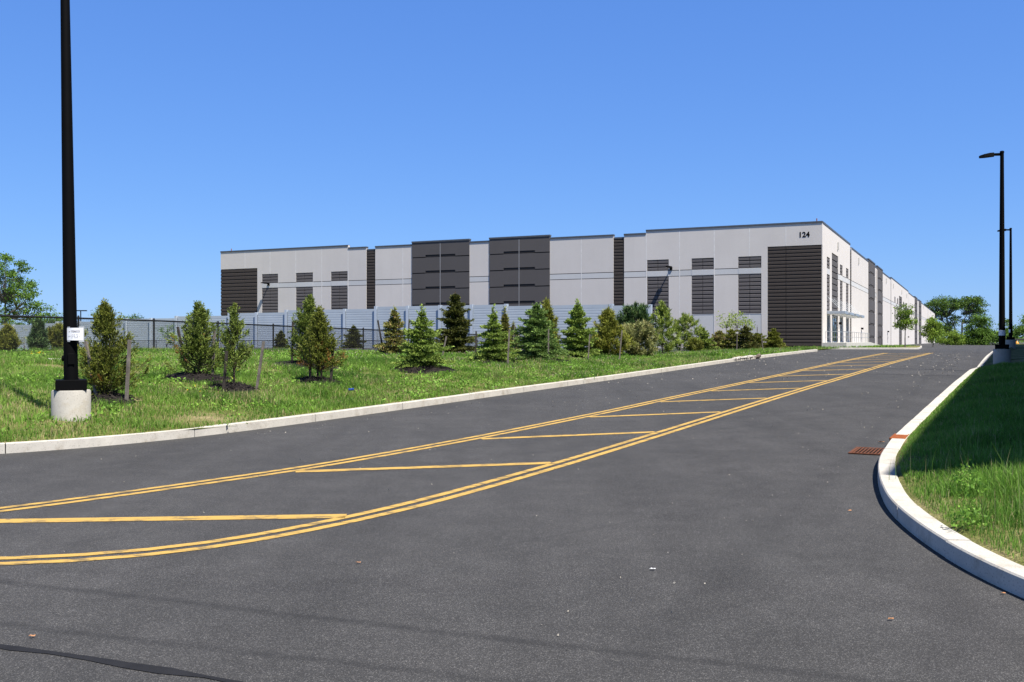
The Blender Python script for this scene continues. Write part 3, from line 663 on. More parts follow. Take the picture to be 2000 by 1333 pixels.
# --- front
def front():
    fr = FR
    hs1 = []
    for t0, t1 in ((15.41, 17.75), (10.66, 12.98), (5.87, 8.18)): hs1 += window_pair(fr, t0, t1)
    hs1.append((-1, 5.26, ZB, 11.07)); 
    slats(fr, "dark_panel", 0.06, 5.22, ZB, 11.05, .352, M['brown'], gap=.10, o0=-.115, o1=-.02, split=3.47)
    for a, b in ((12.98, 15.41), (8.18, 10.66)): hs1.append(band(fr, a + .0, b))
    wall(fr, 0, 17.85, ZB, HT, hs1, M['white']); coping(fr, 0, 17.85, HT); joints(fr, [3.47], 11.1, HT - .25); joints(fr, [7.04], 10.2, HT - .25); joints(fr, [7.04], ZB, WZ[0], 'joint', -.018); joints(fr, [10.62, 14.25], ZB, HT - .25); joints(fr, [17.83], ZB, HT - .25)
    h = [band(fr, 17.85, 20.29)]; wall(fr, 17.85, 20.29, ZB, MID, h, M['white']); coping(fr, 17.9, 20.29, MID)
    wall(fr, 20.29, 21.49, ZB, LOW, [], M['groove'], out=-.16); slats(fr, "louver_strip", 20.31, 21.47, ZB, LOW - .2, .345, M['brown'], gap=.09, o0=-.158, o1=-.05); coping(fr, 20.33, 21.45, LOW, -.1)
    h = [band(fr, 21.49, 28.87)]; wall(fr, 21.49, 28.87, ZB, MID, h, M['white']); coping(fr, 21.49, 28.8, MID); joints(fr, [25.16], ZB, MID - .25)
    dark_bay(fr, 28.87, 36.31, HT, CL)
    h = [band(fr, 36.31, 38.87)]; wall(fr, 36.31, 38.87, ZB, MID, h, M['white']); coping(fr, 36.38, 38.8, MID)
    dark_bay(fr, 38.87, 46.51, HT, CL)
    h = [band(fr, 46.51, 51.66)]; wall(fr, 46.51, 51.66, ZB, MID, h, M['white']); coping(fr, 46.6, 51.66, MID); joints(fr, [47.8], ZB, MID - .25)
    wall(fr, 51.66, 52.95, ZB, LOW, [], M['groove'], out=-.16); slats(fr, "louver_strip", 51.68, 52.93, ZB, LOW - .2, .345, M['brown'], gap=.09, o0=-.158, o1=-.05); coping(fr, 51.7, 52.9, LOW, -.1)
    h = [band(fr, 52.95, 55.57)]; wall(fr, 52.95, 55.57, ZB, MID, h, M['white']); coping(fr, 52.95, 55.53, MID)
    hs1 = []
    for t0, t1 in ((66.24, 68.8), (60.84, 63.44), (55.66, 58.12)): hs1 += window_pair(fr, t0, t1, mat='dgrey')
    for a, b in ((58.12, 60.84), (63.44, 66.24)): hs1.append(band(fr, a, b))
    hs1.append((69.54, 90, ZB, 11.0)); slats(fr, "dark_panel", 69.58, 75.58, ZB, 10.98, .46, M['brown'], gap=.12, o0=-.115, o1=-.02, split=71.6)
    wall(fr, 55.57, 75.58, ZB, HT, hs1, M['white']); coping(fr, 55.62, 75.58, HT); joints(fr, [55.59, 59.5], ZB, HT - .25); joints(fr, [63.47, 67.5], 10.2, HT - .25); joints(fr, [71.55], 11.05, HT - .25)
front()
# --- side wall
def side():
    fr = SR; hs1 = []
    for t0, t1 in ((3.4, 5.7), (14.3, 16.8), (20.2, 22.7)):
        hs1 += window_pair(fr, t0, t1, base=False); hs1.append((t0, t1, 1.5, WZ[0] - .1)); glass_set(fr, t0, t1)
    hs1.append((7.3, 12.7, 1.5, 10.9)); slats(fr, "grey_panel", 7.33, 12.67, 4.5, 10.87, .62, M['dark'], o0=-.11, o1=-.03)
    glass_set(fr, 8.2, 11.8, True)
    for a, b in ((7.33, 8.15), (11.85, 12.67)): slats(fr, "grey_panel", a, b, 1.52, 4.45, .62, M['dark'], o0=-.11, o1=-.03)
    for a, b in ((12.7, 14.3), (16.8, 20.2), (22.7, 24.35)): hs1.append(band(fr, a, b))
    wall(fr, 0.352, 24.4, ZB, HT, hs1, M['white']); coping(fr, 0.44, 24.36, HT)
    mb = MB(); mb.box(.022, .349, -.055, -.0, ZB, 11.06, fr); mb.build("wall_panel", M['white'], wh)
    def louv(a, b):
        wall(fr, a, b, ZB, LOW, [], M['groove'], out=-.16); slats(fr, "louver_strip", a + .02, b - .02, ZB, LOW - .2, .345, M['brown'], gap=.09, o0=-.158, o1=-.03); coping(fr, a + .04, b - .04, LOW, -.1)
    def white(a, b, h=MID, bnd=True):
        hs = [band(fr, a, b)] if bnd else []
        wall(fr, a, b, ZB, h, hs, M['white']); coping(fr, a + .06, b - .06, h)
        n = int((b - a) / 7.3); joints(fr, [a + (b - a) * (k + 1) / (n + 1) for k in range(n)], ZB, h - .25) if n else None
    louv(24.4, 26.0); white(26.0, 47.7)
    dark_bay(fr, 47.7, 57.8, HT, CL); white(57.8, 61.7); dark_bay(fr, 61.7, 72.2, HT, CL); white(72.2, 91.0); louv(91.0, 92.2)
    hs1 = []
    for t0, t1 in ((100.7, 103.6), (108.4, 111.6), (127.5, 130.5), (135, 138)): hs1 += window_pair(fr, t0, t1, base=False)
    hs1.append((114.1, 123.4, ZB, 10.9)); slats(fr, "grey_panel", 114.15, 123.35, ZB, 10.87, .62, M['dark'], o0=-.11, o1=-.03)
    for a, b in ((92.3, 100.7), (103.6, 108.4), (111.6, 114.1), (123.4, 127.5), (130.5, 135), (138, 146.9)): hs1.append(band(fr, a, b))
    wall(fr, 92.2, 147, ZB, HT, hs1, M['white']); coping(fr, 92.2, 147, HT); joints(fr, [147.4], ZB, MID, 'groove')
    white(147, 175.9); dark_bay(fr, 175.9, 189.4, HT, CL); white(189.4, 198.1); dark_bay(fr, 198.1, 213.9, HT, CL); white(213.9, 264.8); louv(264.8, 266.6); white(266.6, 338)
side()
# --- roof and hidden back walls
mb = MB(); mb.box(.4, 75.5, -337.6, -.4, 12.2, 12.4, FR); mb.build("roof", M['coping'], wh)
mb = MB(); mb.box(75.2, 75.56, -337.8, -.36, ZB, 12.9, FR); mb.box(0.4, 75.1, -338, -337.65, ZB, 12.9, FR); mb.build("back_wall", M['white'], wh)
# --- number
V, F = text_mesh("124", .72, extr=.008, off=.02); mb = MB(); mb.add([FR(1.72 - v.x * 1.0, .012 + v.z, 12.1 + v.y) for v in V], F); mb.build("house_number", M['black'], wh)
# --- canopies
for k, (a, b) in enumerate(((3.3, 6.0), (8.4, 11.7), (13.9, 17.2), (20.0, 23.2))):
    mb = MB(); mb.box(a, b, .01, 1.75, 4.38, 4.66, SR); c_ = mb.build("canopy", M['canopy'], wh, bevel=.02)
    mb = MB(); mb.box(a + .1, b - .1, .1, 1.65, 4.355, 4.377, SR); mb.build("soffit", M['paper'], c_)
    mb = MB()
    mb.tube([SR(a + .15, .05, 6.1), SR(a + .15, 1.5, 4.66)], .018, 6); mb.tube([SR(b - .15, .05, 6.1), SR(b - .15, 1.5, 4.66)], .018, 6); mb.build("tie_rod", M['alu'], c_)
# --- landing, ramp, railing
mb = MB(); mb.box(0.05, 25.5, .003, 2.25, ZB, 1.5, SR); mb.build("landing", M['landing'], wh, bevel=.015)
mb = MB(); P = [SR(25.52, .003, ZB), SR(25.52, 2.25, ZB), SR(44, 2.25, ZB), SR(44, .003, ZB), SR(25.52, .003, 1.5), SR(25.52, 2.25, 1.5), SR(44, 2.25, .95), SR(44, .003, .95)]; mb.hexa(P); mb.build("ramp", M['landing'], wh)
mb = MB()
def rail(fr, pts, r=.024): mb.tube([fr(*p) for p in pts], r, 6)
for z in (2.57, 2.04): rail(SR, [(.3, .25, z), (.3, 2.1, z), (25, 2.1, z)], .026)
for o in (.25, 2.1): rail(SR, [(.3, o, 1.5), (.3, o, 2.57)])
for t in np.arange(2.4, 25.2, 2.05): rail(SR, [(t, 2.1, 1.5), (t, 2.1, 2.57)])
mb.build("railing", M['galv'], wh)
# --- arm lights on the front wall
for t, z in ((15.15, 9.25), (67.7, 8.9)):
    mb = MB(); mb.box(t - .14, t + .14, .005, .1, z - .2, z + .14, FR); w_ = mb.build("wall_light", M['black'], wh)
    mb = MB(); mb.tube([FR(t, .08, z), FR(t, .55, z + .06)], .06, 8); mb.build("arm", M['black'], w_)
    mb = MB(); V = [FR(*p) for p in ((t - .22, .5, z + .0), (t + .22, .5, z + .0), (t + .2, 1.35, z + .06), (t - .2, 1.35, z + .06), (t - .22, .5, z + .16), (t + .22, .5, z + .16), (t + .17, 1.35, z + .15), (t - .17, 1.35, z + .15))]
    mb.hexa(V); mb.build("lamp_head", M['black'], w_)
# --- small side wall fittings
for t, z in ((37.5, 3.3), (83, 3.3), (145, 2.6), (13.4, 3.6)):
    mb = MB(); mb.box(t - .2, t + .2, .006, .3, z - .13, z + .13, SR); mb.build("wall_light", M['black'], wh, bevel=.05)
for t in (37.5, 83): 
    mb = MB(); mb.tube([SR(t + .2, .04, z) for z in (1.3, 2.2, 3.1)], .04, 6); mb.box(t + .05, t + .35, .006, .12, 2.1, 2.4, SR); mb.build("conduit", M['galv'], wh)
for t in (12.2, 34, 80, 97, 122, 140, 228, 290):
    mb = MB(); mb.box(t - .25, t + .25, .004, .12, 11.6, 12.4, SR); mb.build("overflow_scupper", M['landing'], wh)
for t in (60.2,):
    mb = MB(); mb.tube([SR(t, .1, 1), SR(t, .1, 12.6)], .09, 8); mb.build("downpipe", M['white'], wh)
for t in (65, 69): 
    mb = MB(); mb.box(t - .6, t + .6, .065, .09, .9, 3.2, SR); mb.build("service_door", M['brown'], wh)
# --- roof items
mb = MB(); mb.tube([FR(.55, -.25, HT), FR(.55, -.25, HT + .35)], .05, 8); mb.build("roof_beacon", M['rusto'], wh)
mb = MB(); mb.tube([FR(74, -.25, HT), FR(74, -.25, HT + .35)], .05, 8); mb.build("roof_beacon", M['rusto'], wh)

# guessed building, unseen outside the frame, added to throw the long shade over the verge
def NR(a, b, z): x, y = xy(a, b); return (x, y, z)
nb = empty("warehouse", (*xy(9.8, 5.4), 0), "unseen guessed warehouse added right of the road to shade the verge", "warehouse")
mb = MB(); mb.box(8.8, 73, 5.45, 40, -.5, 12.4, NR); mb.build("wall", M['dark'], nb)
mb = MB(); mb.box(8.75, 73.05, 5.4, 40.05, 12.4, 12.62, NR); mb.build("coping", M['coping'], nb)
for k in range(8):
    mb = MB(); mb.box(14 + k * 7, 16.5 + k * 7, 5.4, 5.448, 5, 9.5, NR); mb.build("window_panel", M['dgrey'], nb)

# ------------------------------------------------------------------ noise barrier
nbz = empty("noise_barrier", (B0[0], B0[1], .5), "long pale blue grey corrugated steel noise barrier in front of the warehouse", "barrier")
def BR(t, o, z): return (B0[0] + WD[0] * t + NF[0] * o, B0[1] + WD[1] * t + NF[1] * o, z)
posts = [0, 3.66, 7.25, 10.84, 14.42, 18.16, 21.73, 25.49, 29.3, 33.18, 36.98, 40.78, 44.84, 48.66, 52.6, 56.5, 60.4, 64.3, 68.2, 72.1, 76, 79.9, 83.8, 87.7, 91.6, 95.5, 99.4]
tops = [4.90, 5.02, 5.02, 5.02, 5.18, 5.18, 5.18, 5.18, 4.97, 4.97, 4.97, 4.75, 4.75, 4.48, 4.48, 4.27, 4.27, 4.27, 4.0, 4.0, 3.85, 3.7, 3.7, 3.6, 3.6, 3.5]
for i in range(len(posts) - 1):
    a, b = posts[i] + .12, posts[i + 1] - .12; z1 = tops[i]; zz = z1 - .16; prof = [(0.02, z1), (.05, z1), (.05, zz)]
    while zz > .75: prof += [(.05, zz - .17), (.041, zz - .19), (.041, zz - .215), (.05, zz - .25)]; zz -= .25
    prof += [(.05, .35), (-.04, .35), (-.04, z1)]
    V = [BR(t, o, z) for t in (a, b) for o, z in prof]; n = len(prof)
    mb = MB(); mb.add(V, [(k, (k + 1) % n, (k + 1) % n + n, k + n) for k in range(n)]); mb.build("barrier_panel", M['steel'], nbz)
for i, t in enumerate(posts):
    z1 = max(tops[max(i - 1, 0)], tops[min(i, len(tops) - 1)]) + .06
    mb = MB(); mb.box(t - .15, t + .15, .17, .20, .2, z1, BR); mb.box(t - .02, t + .02, -.17, .17, .2, z1, BR); mb.box(t - .15, t + .15, -.2, -.17, .2, z1, BR); mb.build("barrier_post", M['steelp'], nbz)

# ------------------------------------------------------------------ chain link fences
def chain_fence(name, pts, h, label, pitch=3.05, wire=.0032, dia=.062, postr=.036):
    """pts: ground points (x, y, z)"""
    P = np.array(pts); P, q = resample(P, 0.25)
    t = empty(name, tuple(P[0]), label, "fence", "black chain link fences round the basin")
    at = lambda s: np.array([np.interp(s, q, P[:, k]) for k in range(3)])
    Lq = q[-1]; n = int(Lq / pitch)
    for k in range(n + 1):
        p = at(k * pitch); mb = MB(); mb.tube([p - (0, 0, .2), p + (0, 0, h + .05)], postr, 8); mb.lathe(tuple(p + (0, 0, h + .03)), [(postr * 1.2, 0), (postr * .9, .05), (.005, .07)], 8); mb.build("post", M['blackf'], t)
    mb = MB(); mb.tube([p + (0, 0, h) for p in P[::4]] + [P[-1] + (0, 0, h)], .030, 8); mb.build("top_rail", M['blackf'], t)
    mb = MB(); mb.tube([p + (0, 0, .08) for p in P[::4]], .008, 6); mb.build("bottom_wire", M['blackf'], t)
    V = []; F = []
    s0 = -h
    while s0 < Lq:
        for sg in (1, -1):
            a, b = s0, s0 + h
            za, zb = (0.06, h) if sg > 0 else (h, 0.06)
            ca, cb = max(a, 0), min(b, Lq)
            if cb - ca < .05: continue
            z1 = za + (zb - za) * (ca - a) / (b - a); z2 = za + (zb - za) * (cb - a) / (b - a)
            p1 = at(ca) + (0, 0, z1); p2 = at(cb) + (0, 0, z2); d = nrm(p2 - p1); e = nrm(np.cross(d, (0.3, 0.2, .1))); f_ = np.cross(d, e)
            i = len(V)
            for p in (p1, p2):
                for ang in (0, 2.094, 4.189): V.append(p + (e * math.cos(ang) + f_ * math.sin(ang)) * wire)
            F += [(i, i + 1, i + 4, i + 3), (i + 1, i + 2, i + 5, i + 4), (i + 2, i, i + 3, i + 5)]
        s0 += dia
    np_mesh("chain_mesh", V, F, M['blackf'], t)
    return t
fp = []
for u in np.arange(13, 75, 1.5):
    x, y = xy(u, -28.3); fp.append((x, y, float(zfence(u)) ))
fp = [(-30, 27.0, 1.3)] + [fp[0]] + fp[1:] if False else fp
chain_fence("chain_link_fence", fp, 1.18, "near black chain link fence along the top of the grass bank", 3.3)
fp2 = []
for t in np.arange(15, 62, 2):
    p = B0 + WD * t + NF * 5.0; fp2.append((p[0], p[1], float(hbank(p[0], p[1]))))
chain_fence("chain_link_fence", fp2, 1.2, "lower black chain link fence far across the basin, before the barrier", 3.3, .004, .09)
fp3 = [(37.4, 78.5, 1.05), (48, 74.0, 1.1)]
bf = empty("rail_fence", (41.6, 78.5, 1.0), "black rail fence behind the yellow hydrant at right edge", "fence")
mb = MB()
for z in (.35, .75): mb.tube([(40.3, 79.0, 1.02 + z), (56, 72.5, 1.05 + z)], .07, 6)
mb.build("rail", M['blackf'], bf)
for k in range(6):
    mb = MB(); x = 41.6 + k * 2.6; y = 78.5 - k * 1.05; mb.box(x - .1, x + .1, y - .1, y + .1, .8, 2.0 + (.3 if k == 2 else 0)); mb.build("post", M['blackf'], bf)

# ------------------------------------------------------------------ plants
def quads(C, D, L, W, rs, fold=None):
    """rhombic leaves / needle tufts: arrays of base points, unit directions, lengths, widths"""
    n = len(C); r = nrm(rs.normal(size=(n, 3))); S = nrm(np.cross(D, r)); L = np.broadcast_to(L, n)[:, None]; W = np.broadcast_to(W, n)[:, None]
    V = np.stack([C, C + D * L * .5 + S * W * .5, C + D * L, C + D * L * .5 - S * W * .5], 1).reshape(-1, 3)
    F = np.arange(4 * n).reshape(n, 4); return V, F
def crown(name, C, D, L, W, tone, mat, parent, rs):
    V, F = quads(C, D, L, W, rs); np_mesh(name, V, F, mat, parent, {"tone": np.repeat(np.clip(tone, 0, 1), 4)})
def trunk_tubes(name, tubes, mat, parent):
    mb = MB()
    for pts, rad, n in tubes: mb.tube(pts, rad, n, cap=False)
    mb.build(name, mat, parent, smooth=True)
def unit(az, el): return np.stack([np.cos(az) * np.cos(el), np.sin(az) * np.cos(el), np.sin(el)], -1)

def spruce(p, H, R, mat, label, seed, q=1.0, *, name="spruce_tree", leader=0.12, sparse=1.0, droop=0.25, prof=0.9, gaps=0.0, tipbright=1.0, bare=0.0, altp=0.0, low=0.05):
    rs = np.random.RandomState(seed); p = np.array(p); R = R * 1.3; t = empty(name, tuple(p), label, "conifer", "young conifers planted along the grass bank")
    tubes = [([tuple(p - (0, 0, .1)), tuple(p + (0, 0, H * .5)), tuple(p + (0, 0, H))], [.012 + H * .014, .008 + H * .008, .005], 6)]
    C = []; D = []; T = []; Ls = []
    nlev = int(H * (1 - leader) / (.105 * (q ** .4)))
    whorl = .0
    for k in range(nlev):
        f = low + (1 - leader - low) * (k / max(1, nlev - 1)); z = f * H
        g = (f - low) / (1 - leader - low)
        Rl = R * ((1 - g) ** prof * 1.0 + .10) * (0.82 + .30 * math.sin(k * 2.1 + seed)) 
        if g < .12: Rl *= .82 + g * 1.5
        nb_ = int((9 if g < .7 else 6) * sparse + rs.rand())
        for j in range(nb_):
            az = whorl + 2 * math.pi * j / nb_ + rs.normal() * .25
            ln = Rl * rs.uniform(.68, 1.15)
            if rs.rand() < gaps: ln *= .45
            el0 = -.12 + .75 * g + rs.normal() * .1
            m = max(4, int(ln / (.042 * q)))
            s = (np.arange(m) + .6) / m; 
            dirv = unit(np.array([az]), np.array([el0]))[0]; hz = np.array([dirv[0], dirv[1], 0]); 
            pos = p + (0, 0, z) + s[:, None] * ln * dirv + np.stack([0 * s, 0 * s, -droop * ln * s ** 2 + .10 * ln * s ** 4], -1)
            if ln > .2: tubes.append(([tuple(p + (0, 0, z)), tuple(pos[m // 2]), tuple(pos[-1])], [.006 + ln * .008, .004 + ln * .004, .002], 4))
            sidew = np.array([-dirv[1], dirv[0], 0])
            for sd_ in (-1, 0, 1):
                rep = 5
                for _ in range(rep):
                    c = pos + rs.normal(size=(m, 3)) * .012 * q
                    if sd_:
                        ext = (.12 + .42 * (1 - s)) * min(ln, .8) * rs.uniform(.1, 1.0, m)
                        c = c + sidew * sd_ * ext[:, None] + dirv * ext[:, None] * .55 - np.array([0, 0, .22]) * (ext * rs.rand(m))[:, None]
                        tf = np.clip(s * .55 + ext / max(ln, .1) * .9, 0, 1)
                    else: tf = s
                    d = dirv * .8 + sidew * sd_ * .55 + rs.normal(size=(m, 3)) * .42 + (0, 0, .12)
                    C.append(c); D.append(nrm(d)); 
                    tt = .12 + .55 * tipbright * tf ** 1.5 + rs.normal(size=m) * .08  # paler tips: new growth plus sunlit brightness put into the tone
                    tt = np.where(rs.rand(m) < altp * (1 - .6 * tf), .85, tt)
                    T.append(tt); Ls.append(rs.uniform(.05, .085, m) * q)
        whorl += 1.1
    # leader sprigs
    m = int(26 / q * max(leader * H, .15) / .2); s = rs.rand(m)
    if bare < .5:
        C.append(p + np.stack([rs.normal(size=m) * .012, rs.normal(size=m) * .012, H * (1 - leader) + H * leader * s], -1)); D.append(nrm(np.stack([rs.normal(size=m) * .6, rs.normal(size=m) * .6, .6 + 0 * s], -1))); T.append(.35 + .25 * s); Ls.append(np.full(m, .075 * q))
        # small side twigs near the top
        for k in range(4):
            az = k * 1.7 + seed; zz = H * (1 - leader * (1.0 - .18 * k)); ln = R * .22 * (1 - .18 * k); mm = max(5, int(14 / q)); ss = rs.rand(mm)
            dv = np.array([math.cos(az) * .75, math.sin(az) * .75, .65])
            C.append(p + (0, 0, zz) + ss[:, None] * ln * dv); D.append(nrm(dv + rs.normal(size=(mm, 3)) * .6)); T.append(.3 + .35 * ss); Ls.append(np.full(mm, .07 * q))
    else:
        for k in range(3):
            az = k * 2.1 + 1; tubes.append(([tuple(p + (0, 0, H * (1 - leader))), tuple(p + np.array([.06 * math.cos(az), .06 * math.sin(az), H * (1 - leader * .2)]))], [.012, .006], 5))
    C = np.concatenate(C); D = np.concatenate(D); T = np.concatenate(T); Ls = np.concatenate(Ls)
    trunk_tubes("trunk", tubes, M['bark'], t)
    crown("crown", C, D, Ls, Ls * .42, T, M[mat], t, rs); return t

def cedar(p, H, R, mat, label, seed, q=1.0, dens=1.0, low=0.04, rust=0.12, lean=0.0, stems=1, top=.72, rustlow=.3):
    rs = np.random.RandomState(seed); p = np.array(p); R = R * 1.42; t = empty("cedar_tree", tuple(p), label, "conifer", "young conifers planted along the grass bank")
    tubes = []
    for k in range(stems):
        b = p + ((k - (stems - 1) / 2) * .09, 0, -.1); tubes.append(([tuple(b), tuple(b + (lean * .4 * H, .02, H * .5)), tuple(p + (lean * H, 0, H * .97))], [.03, .018, .004], 6))
    C = []; D = []; T = []; Ls = []
    K = int(92 * dens * max(R / .5, .6)); lob = rs.rand(4) * 6.28
    def env(h): return (.62 + .38 * min(1, h / .36)) if h < .36 else max(.05, (1 - ((h - .36) / .66) ** 1.25))
    for i in range(K):
        az = i * 2.39996 + rs.normal() * .35; h0 = low + (.80 - low) * rs.rand() ** 1.15; h1 = min(1.0, h0 + rs.uniform(.10, .30) * (1 if i % 4 else 1.25))
        rr_ = R * env(h1) * rs.uniform(.45, 1.12) * (1 + .22 * math.sin(2 * az + lob[0]) + .12 * math.sin(3 * az + lob[1]))
        if i % 9 == 0: rr_ *= .25; h1 = min(1.0, h1 + .12)
        if i == 0: h0, h1, rr_ = .7, 1.0, .01
        out = np.array([math.cos(az), math.sin(az), 0])
        A_ = p + (lean * H * h0, 0, h0 * H); E_ = p + out * rr_ + (lean * H * h1, 0, h1 * H); Q_ = p + out * rr_ * .72 + (lean * H * h0, 0, (h0 + .28 * (h1 - h0)) * H)
        ns_ = int(rs.uniform(9, 15) / q ** .5); tp = .12 + .30 * rs.rand(); rusty = rs.rand() < rust * (.9 if h0 < rustlow else .05)
        tubes.append(([tuple(A_), tuple((A_ + 2 * Q_ + E_) / 4), tuple(E_)], [.009, .006, .002], 4))
        for j in range(ns_):
            t_ = rs.uniform(.18, 1.0); c = A_ * (1 - t_) ** 2 + Q_ * 2 * t_ * (1 - t_) + E_ * t_ ** 2; tg = nrm(2 * (1 - t_) * (Q_ - A_) + 2 * t_ * (E_ - Q_))
            d0 = nrm(tg * .9 + out * .2 + (0, 0, .35) + rs.normal(size=3) * .38); ln = rs.uniform(.08, .20) * (1.25 - .5 * t_); m = int(rs.randint(10, 17)); s = rs.rand(m)
            C.append(c + rs.normal(size=3) * .055 * (1.2 - t_) + s[:, None] * ln * d0 + rs.normal(size=(m, 3)) * .016 * (1.1 - s[:, None])); D.append(nrm(d0 + rs.normal(size=(m, 3)) * .45))
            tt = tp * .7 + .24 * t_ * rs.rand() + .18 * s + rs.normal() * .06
            if rusty and rs.rand() < .8: tt = np.full(m, .70 + .25 * rs.rand())
            T.append(np.broadcast_to(tt, m)); Ls.append(rs.uniform(.036, .064, m) * q)
    C = np.concatenate(C); D = np.concatenate(D); T = np.concatenate(T); Ls = np.concatenate(Ls)
    trunk_tubes("trunk", tubes, M['bark'], t)
    crown("crown", C, D, Ls, Ls * .32, T, M[mat], t, rs); return t

def pine(p, H, R, mat, label, seed, q=1.0, tufts=190, low=.08, shape='cone', open_=0.0, name="pine_tree", altp=.05, tl=.11, group="young conifers planted along the grass bank"):
    rs = np.random.RandomState(seed); p = np.array(p); R = R * 1.28; tufts = int(tufts * 1.5); t = empty(name, tuple(p), label, "conifer", group)
    tubes = [([tuple(p - (0, 0, .1)), tuple(p + (.02, 0, H * .5)), tuple(p + (0, 0, H * .97))], [.035, .022, .007], 6)]
    C = []; D = []; T = []; Ls = []
    nb_ = max(12, int(tufts / 5.5)); lob = rs.rand() * 6.28
    def tuft(b, ax, lit, m=34, k=1.0):
        m = int(m * (1 - open_ * .25)); s = rs.rand(m); ln = .14 * q ** .5 * k
        C.append(b + (s[:, None] - .5) * ln * ax + rs.normal(size=(m, 3)) * .01); D.append(nrm(ax * .75 + rs.normal(size=(m, 3)) * .55))
        tt = .10 + lit + .20 * s + rs.normal() * .06
        if rs.rand() < altp: tt = np.full(m, .72)
        T.append(np.broadcast_to(tt, m)); Ls.append(rs.uniform(.75, 1.2, m) * tl * q * k)
    for i in range(nb_ + 3):
        h = low + (.90 - low) * ((i + .5) / nb_) ** (1.15 if shape == 'cone' else 1.0) if i < nb_ else .97 - (i - nb_) * .05
        g = min(1, (h - low) / (1 - low))
        pr = (1 - g) ** .85 + .08 if shape == 'cone' else math.sqrt(max(.02, 1 - (2 * g - .75) ** 2 / 1.6))
        if g < .12: pr *= .7 + 2.5 * g
        az = i * 2.39996 + rs.normal() * .4; ln = R * pr * rs.uniform(.6, 1.12) * (1 + .15 * math.sin(2 * az + lob)); out = np.array([math.cos(az), math.sin(az), 0])
        if i >= nb_: ln = .03
        h_ = min(h, .97); A_ = p + (0, 0, h_ * H - .18 * ln); E_ = p + out * ln + (0, 0, min(.99, h_) * H + .22 * ln)
        tubes.append(([tuple(A_), tuple((A_ + E_) / 2 - (0, 0, .04 * ln)), tuple(E_)], [.012, .008, .003], 4))
        for j in range(5 if i < nb_ else 2):
            t_ = rs.uniform(.35, 1.0); side = np.array([-out[1], out[0], 0]) * rs.normal() * .26 * ln
            tuft(A_ + (E_ - A_) * t_ + side + rs.normal(size=3) * .02, nrm(out * .7 * (1 - .6 * g) + np.array([0, 0, .55 + .5 * g]) + rs.normal(size=3) * .25), .38 * rs.rand() * t_)
        tuft(E_ + (0, 0, .05), nrm(out * .25 + np.array([0, 0, 1.0])), .35, 30, 1.1)
    C = np.concatenate(C); D = np.concatenate(D); T = np.concatenate(T); Ls = np.concatenate(Ls)
    trunk_tubes("trunk", tubes, M['bark'], t); crown("crown", C, D, Ls, np.maximum(Ls * .14, .012 * q), T, M[mat], t, rs); return t

def decid(p, H, th, ell, mat, label, seed, clusters=60, per=60, rc=.5, leaf=.2, name="leafy_tree", trunk_r=.12, bark='bark2', group=None, flat=1.0, stems=1, cat="tree", cens=None):
    """trunk, limbs to every leaf cluster, leaves round the clusters. ell: list of (dx, dy, dz, rx, ry, rz) crown lobes"""
    rs = np.random.RandomState(seed); p = np.array(p); t = empty(name, tuple(p), label, cat, group)
    tubes = []; tops = []
    for k in range(stems):
        a = k * 2.4 + seed; top = p + np.array([math.cos(a) * trunk_r * 3 * (stems > 1), math.sin(a) * trunk_r * 3 * (stems > 1), th]); tops.append(top)
        tubes.append(([tuple(p - (0, 0, .2)), tuple((p + top) / 2 + rs.normal(size=3) * trunk_r * .4), tuple(top)], [trunk_r * 1.15, trunk_r * .9, trunk_r * .75], 8))
    C = []; D = []; T = []; Ls = []
    vol = np.array([e[3] * e[4] * e[5] for e in ell]); vol = vol / vol.sum()
    for li, e in enumerate(ell):
        cen = p + np.array(e[:3]); top = tops[li % stems]; nC = max(3, int(clusters * vol[li]))
        hub = top * .45 + cen * .55 + np.array([0, 0, -.25 * e[5]])
        tubes.append(([tuple(top), tuple((top + hub) / 2 + rs.normal(size=3) * e[3] * .06), tuple(hub)], [trunk_r * .72, trunk_r * .55, trunk_r * .42], 6))
        for c in range(nC):
            d = nrm(rs.normal(size=3)); r = rs.rand() ** .38; c0 = cen + d * r * np.array(e[3:6])
            mid = hub * .5 + c0 * .5 + np.array([0, 0, -.06 * e[5]]) + rs.normal(size=3) * .05 * e[3]
            tubes.append(([tuple(hub), tuple(mid), tuple(c0)], [trunk_r * .26, trunk_r * .15, trunk_r * .05], 4))
            m = int(per * rs.uniform(.5, 1.3)); g = rs.normal(size=(m, 3)) * rc * np.array([1, 1, .62 * flat]) * rs.uniform(.7, 1.2)
            C.append(c0 + g); D.append(nrm(rs.normal(size=(m, 3)) + np.array([0, 0, -.15]) + d * .4))
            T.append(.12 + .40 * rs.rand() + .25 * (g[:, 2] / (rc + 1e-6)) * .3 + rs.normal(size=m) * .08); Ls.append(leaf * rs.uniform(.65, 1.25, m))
    C = np.concatenate(C); D = np.concatenate(D); T = np.concatenate(T); Ls = np.concatenate(Ls)
    trunk_tubes("trunk", tubes, M[bark], t); crown("crown", C, D, Ls, Ls * .62, T, M[mat], t, rs); return t

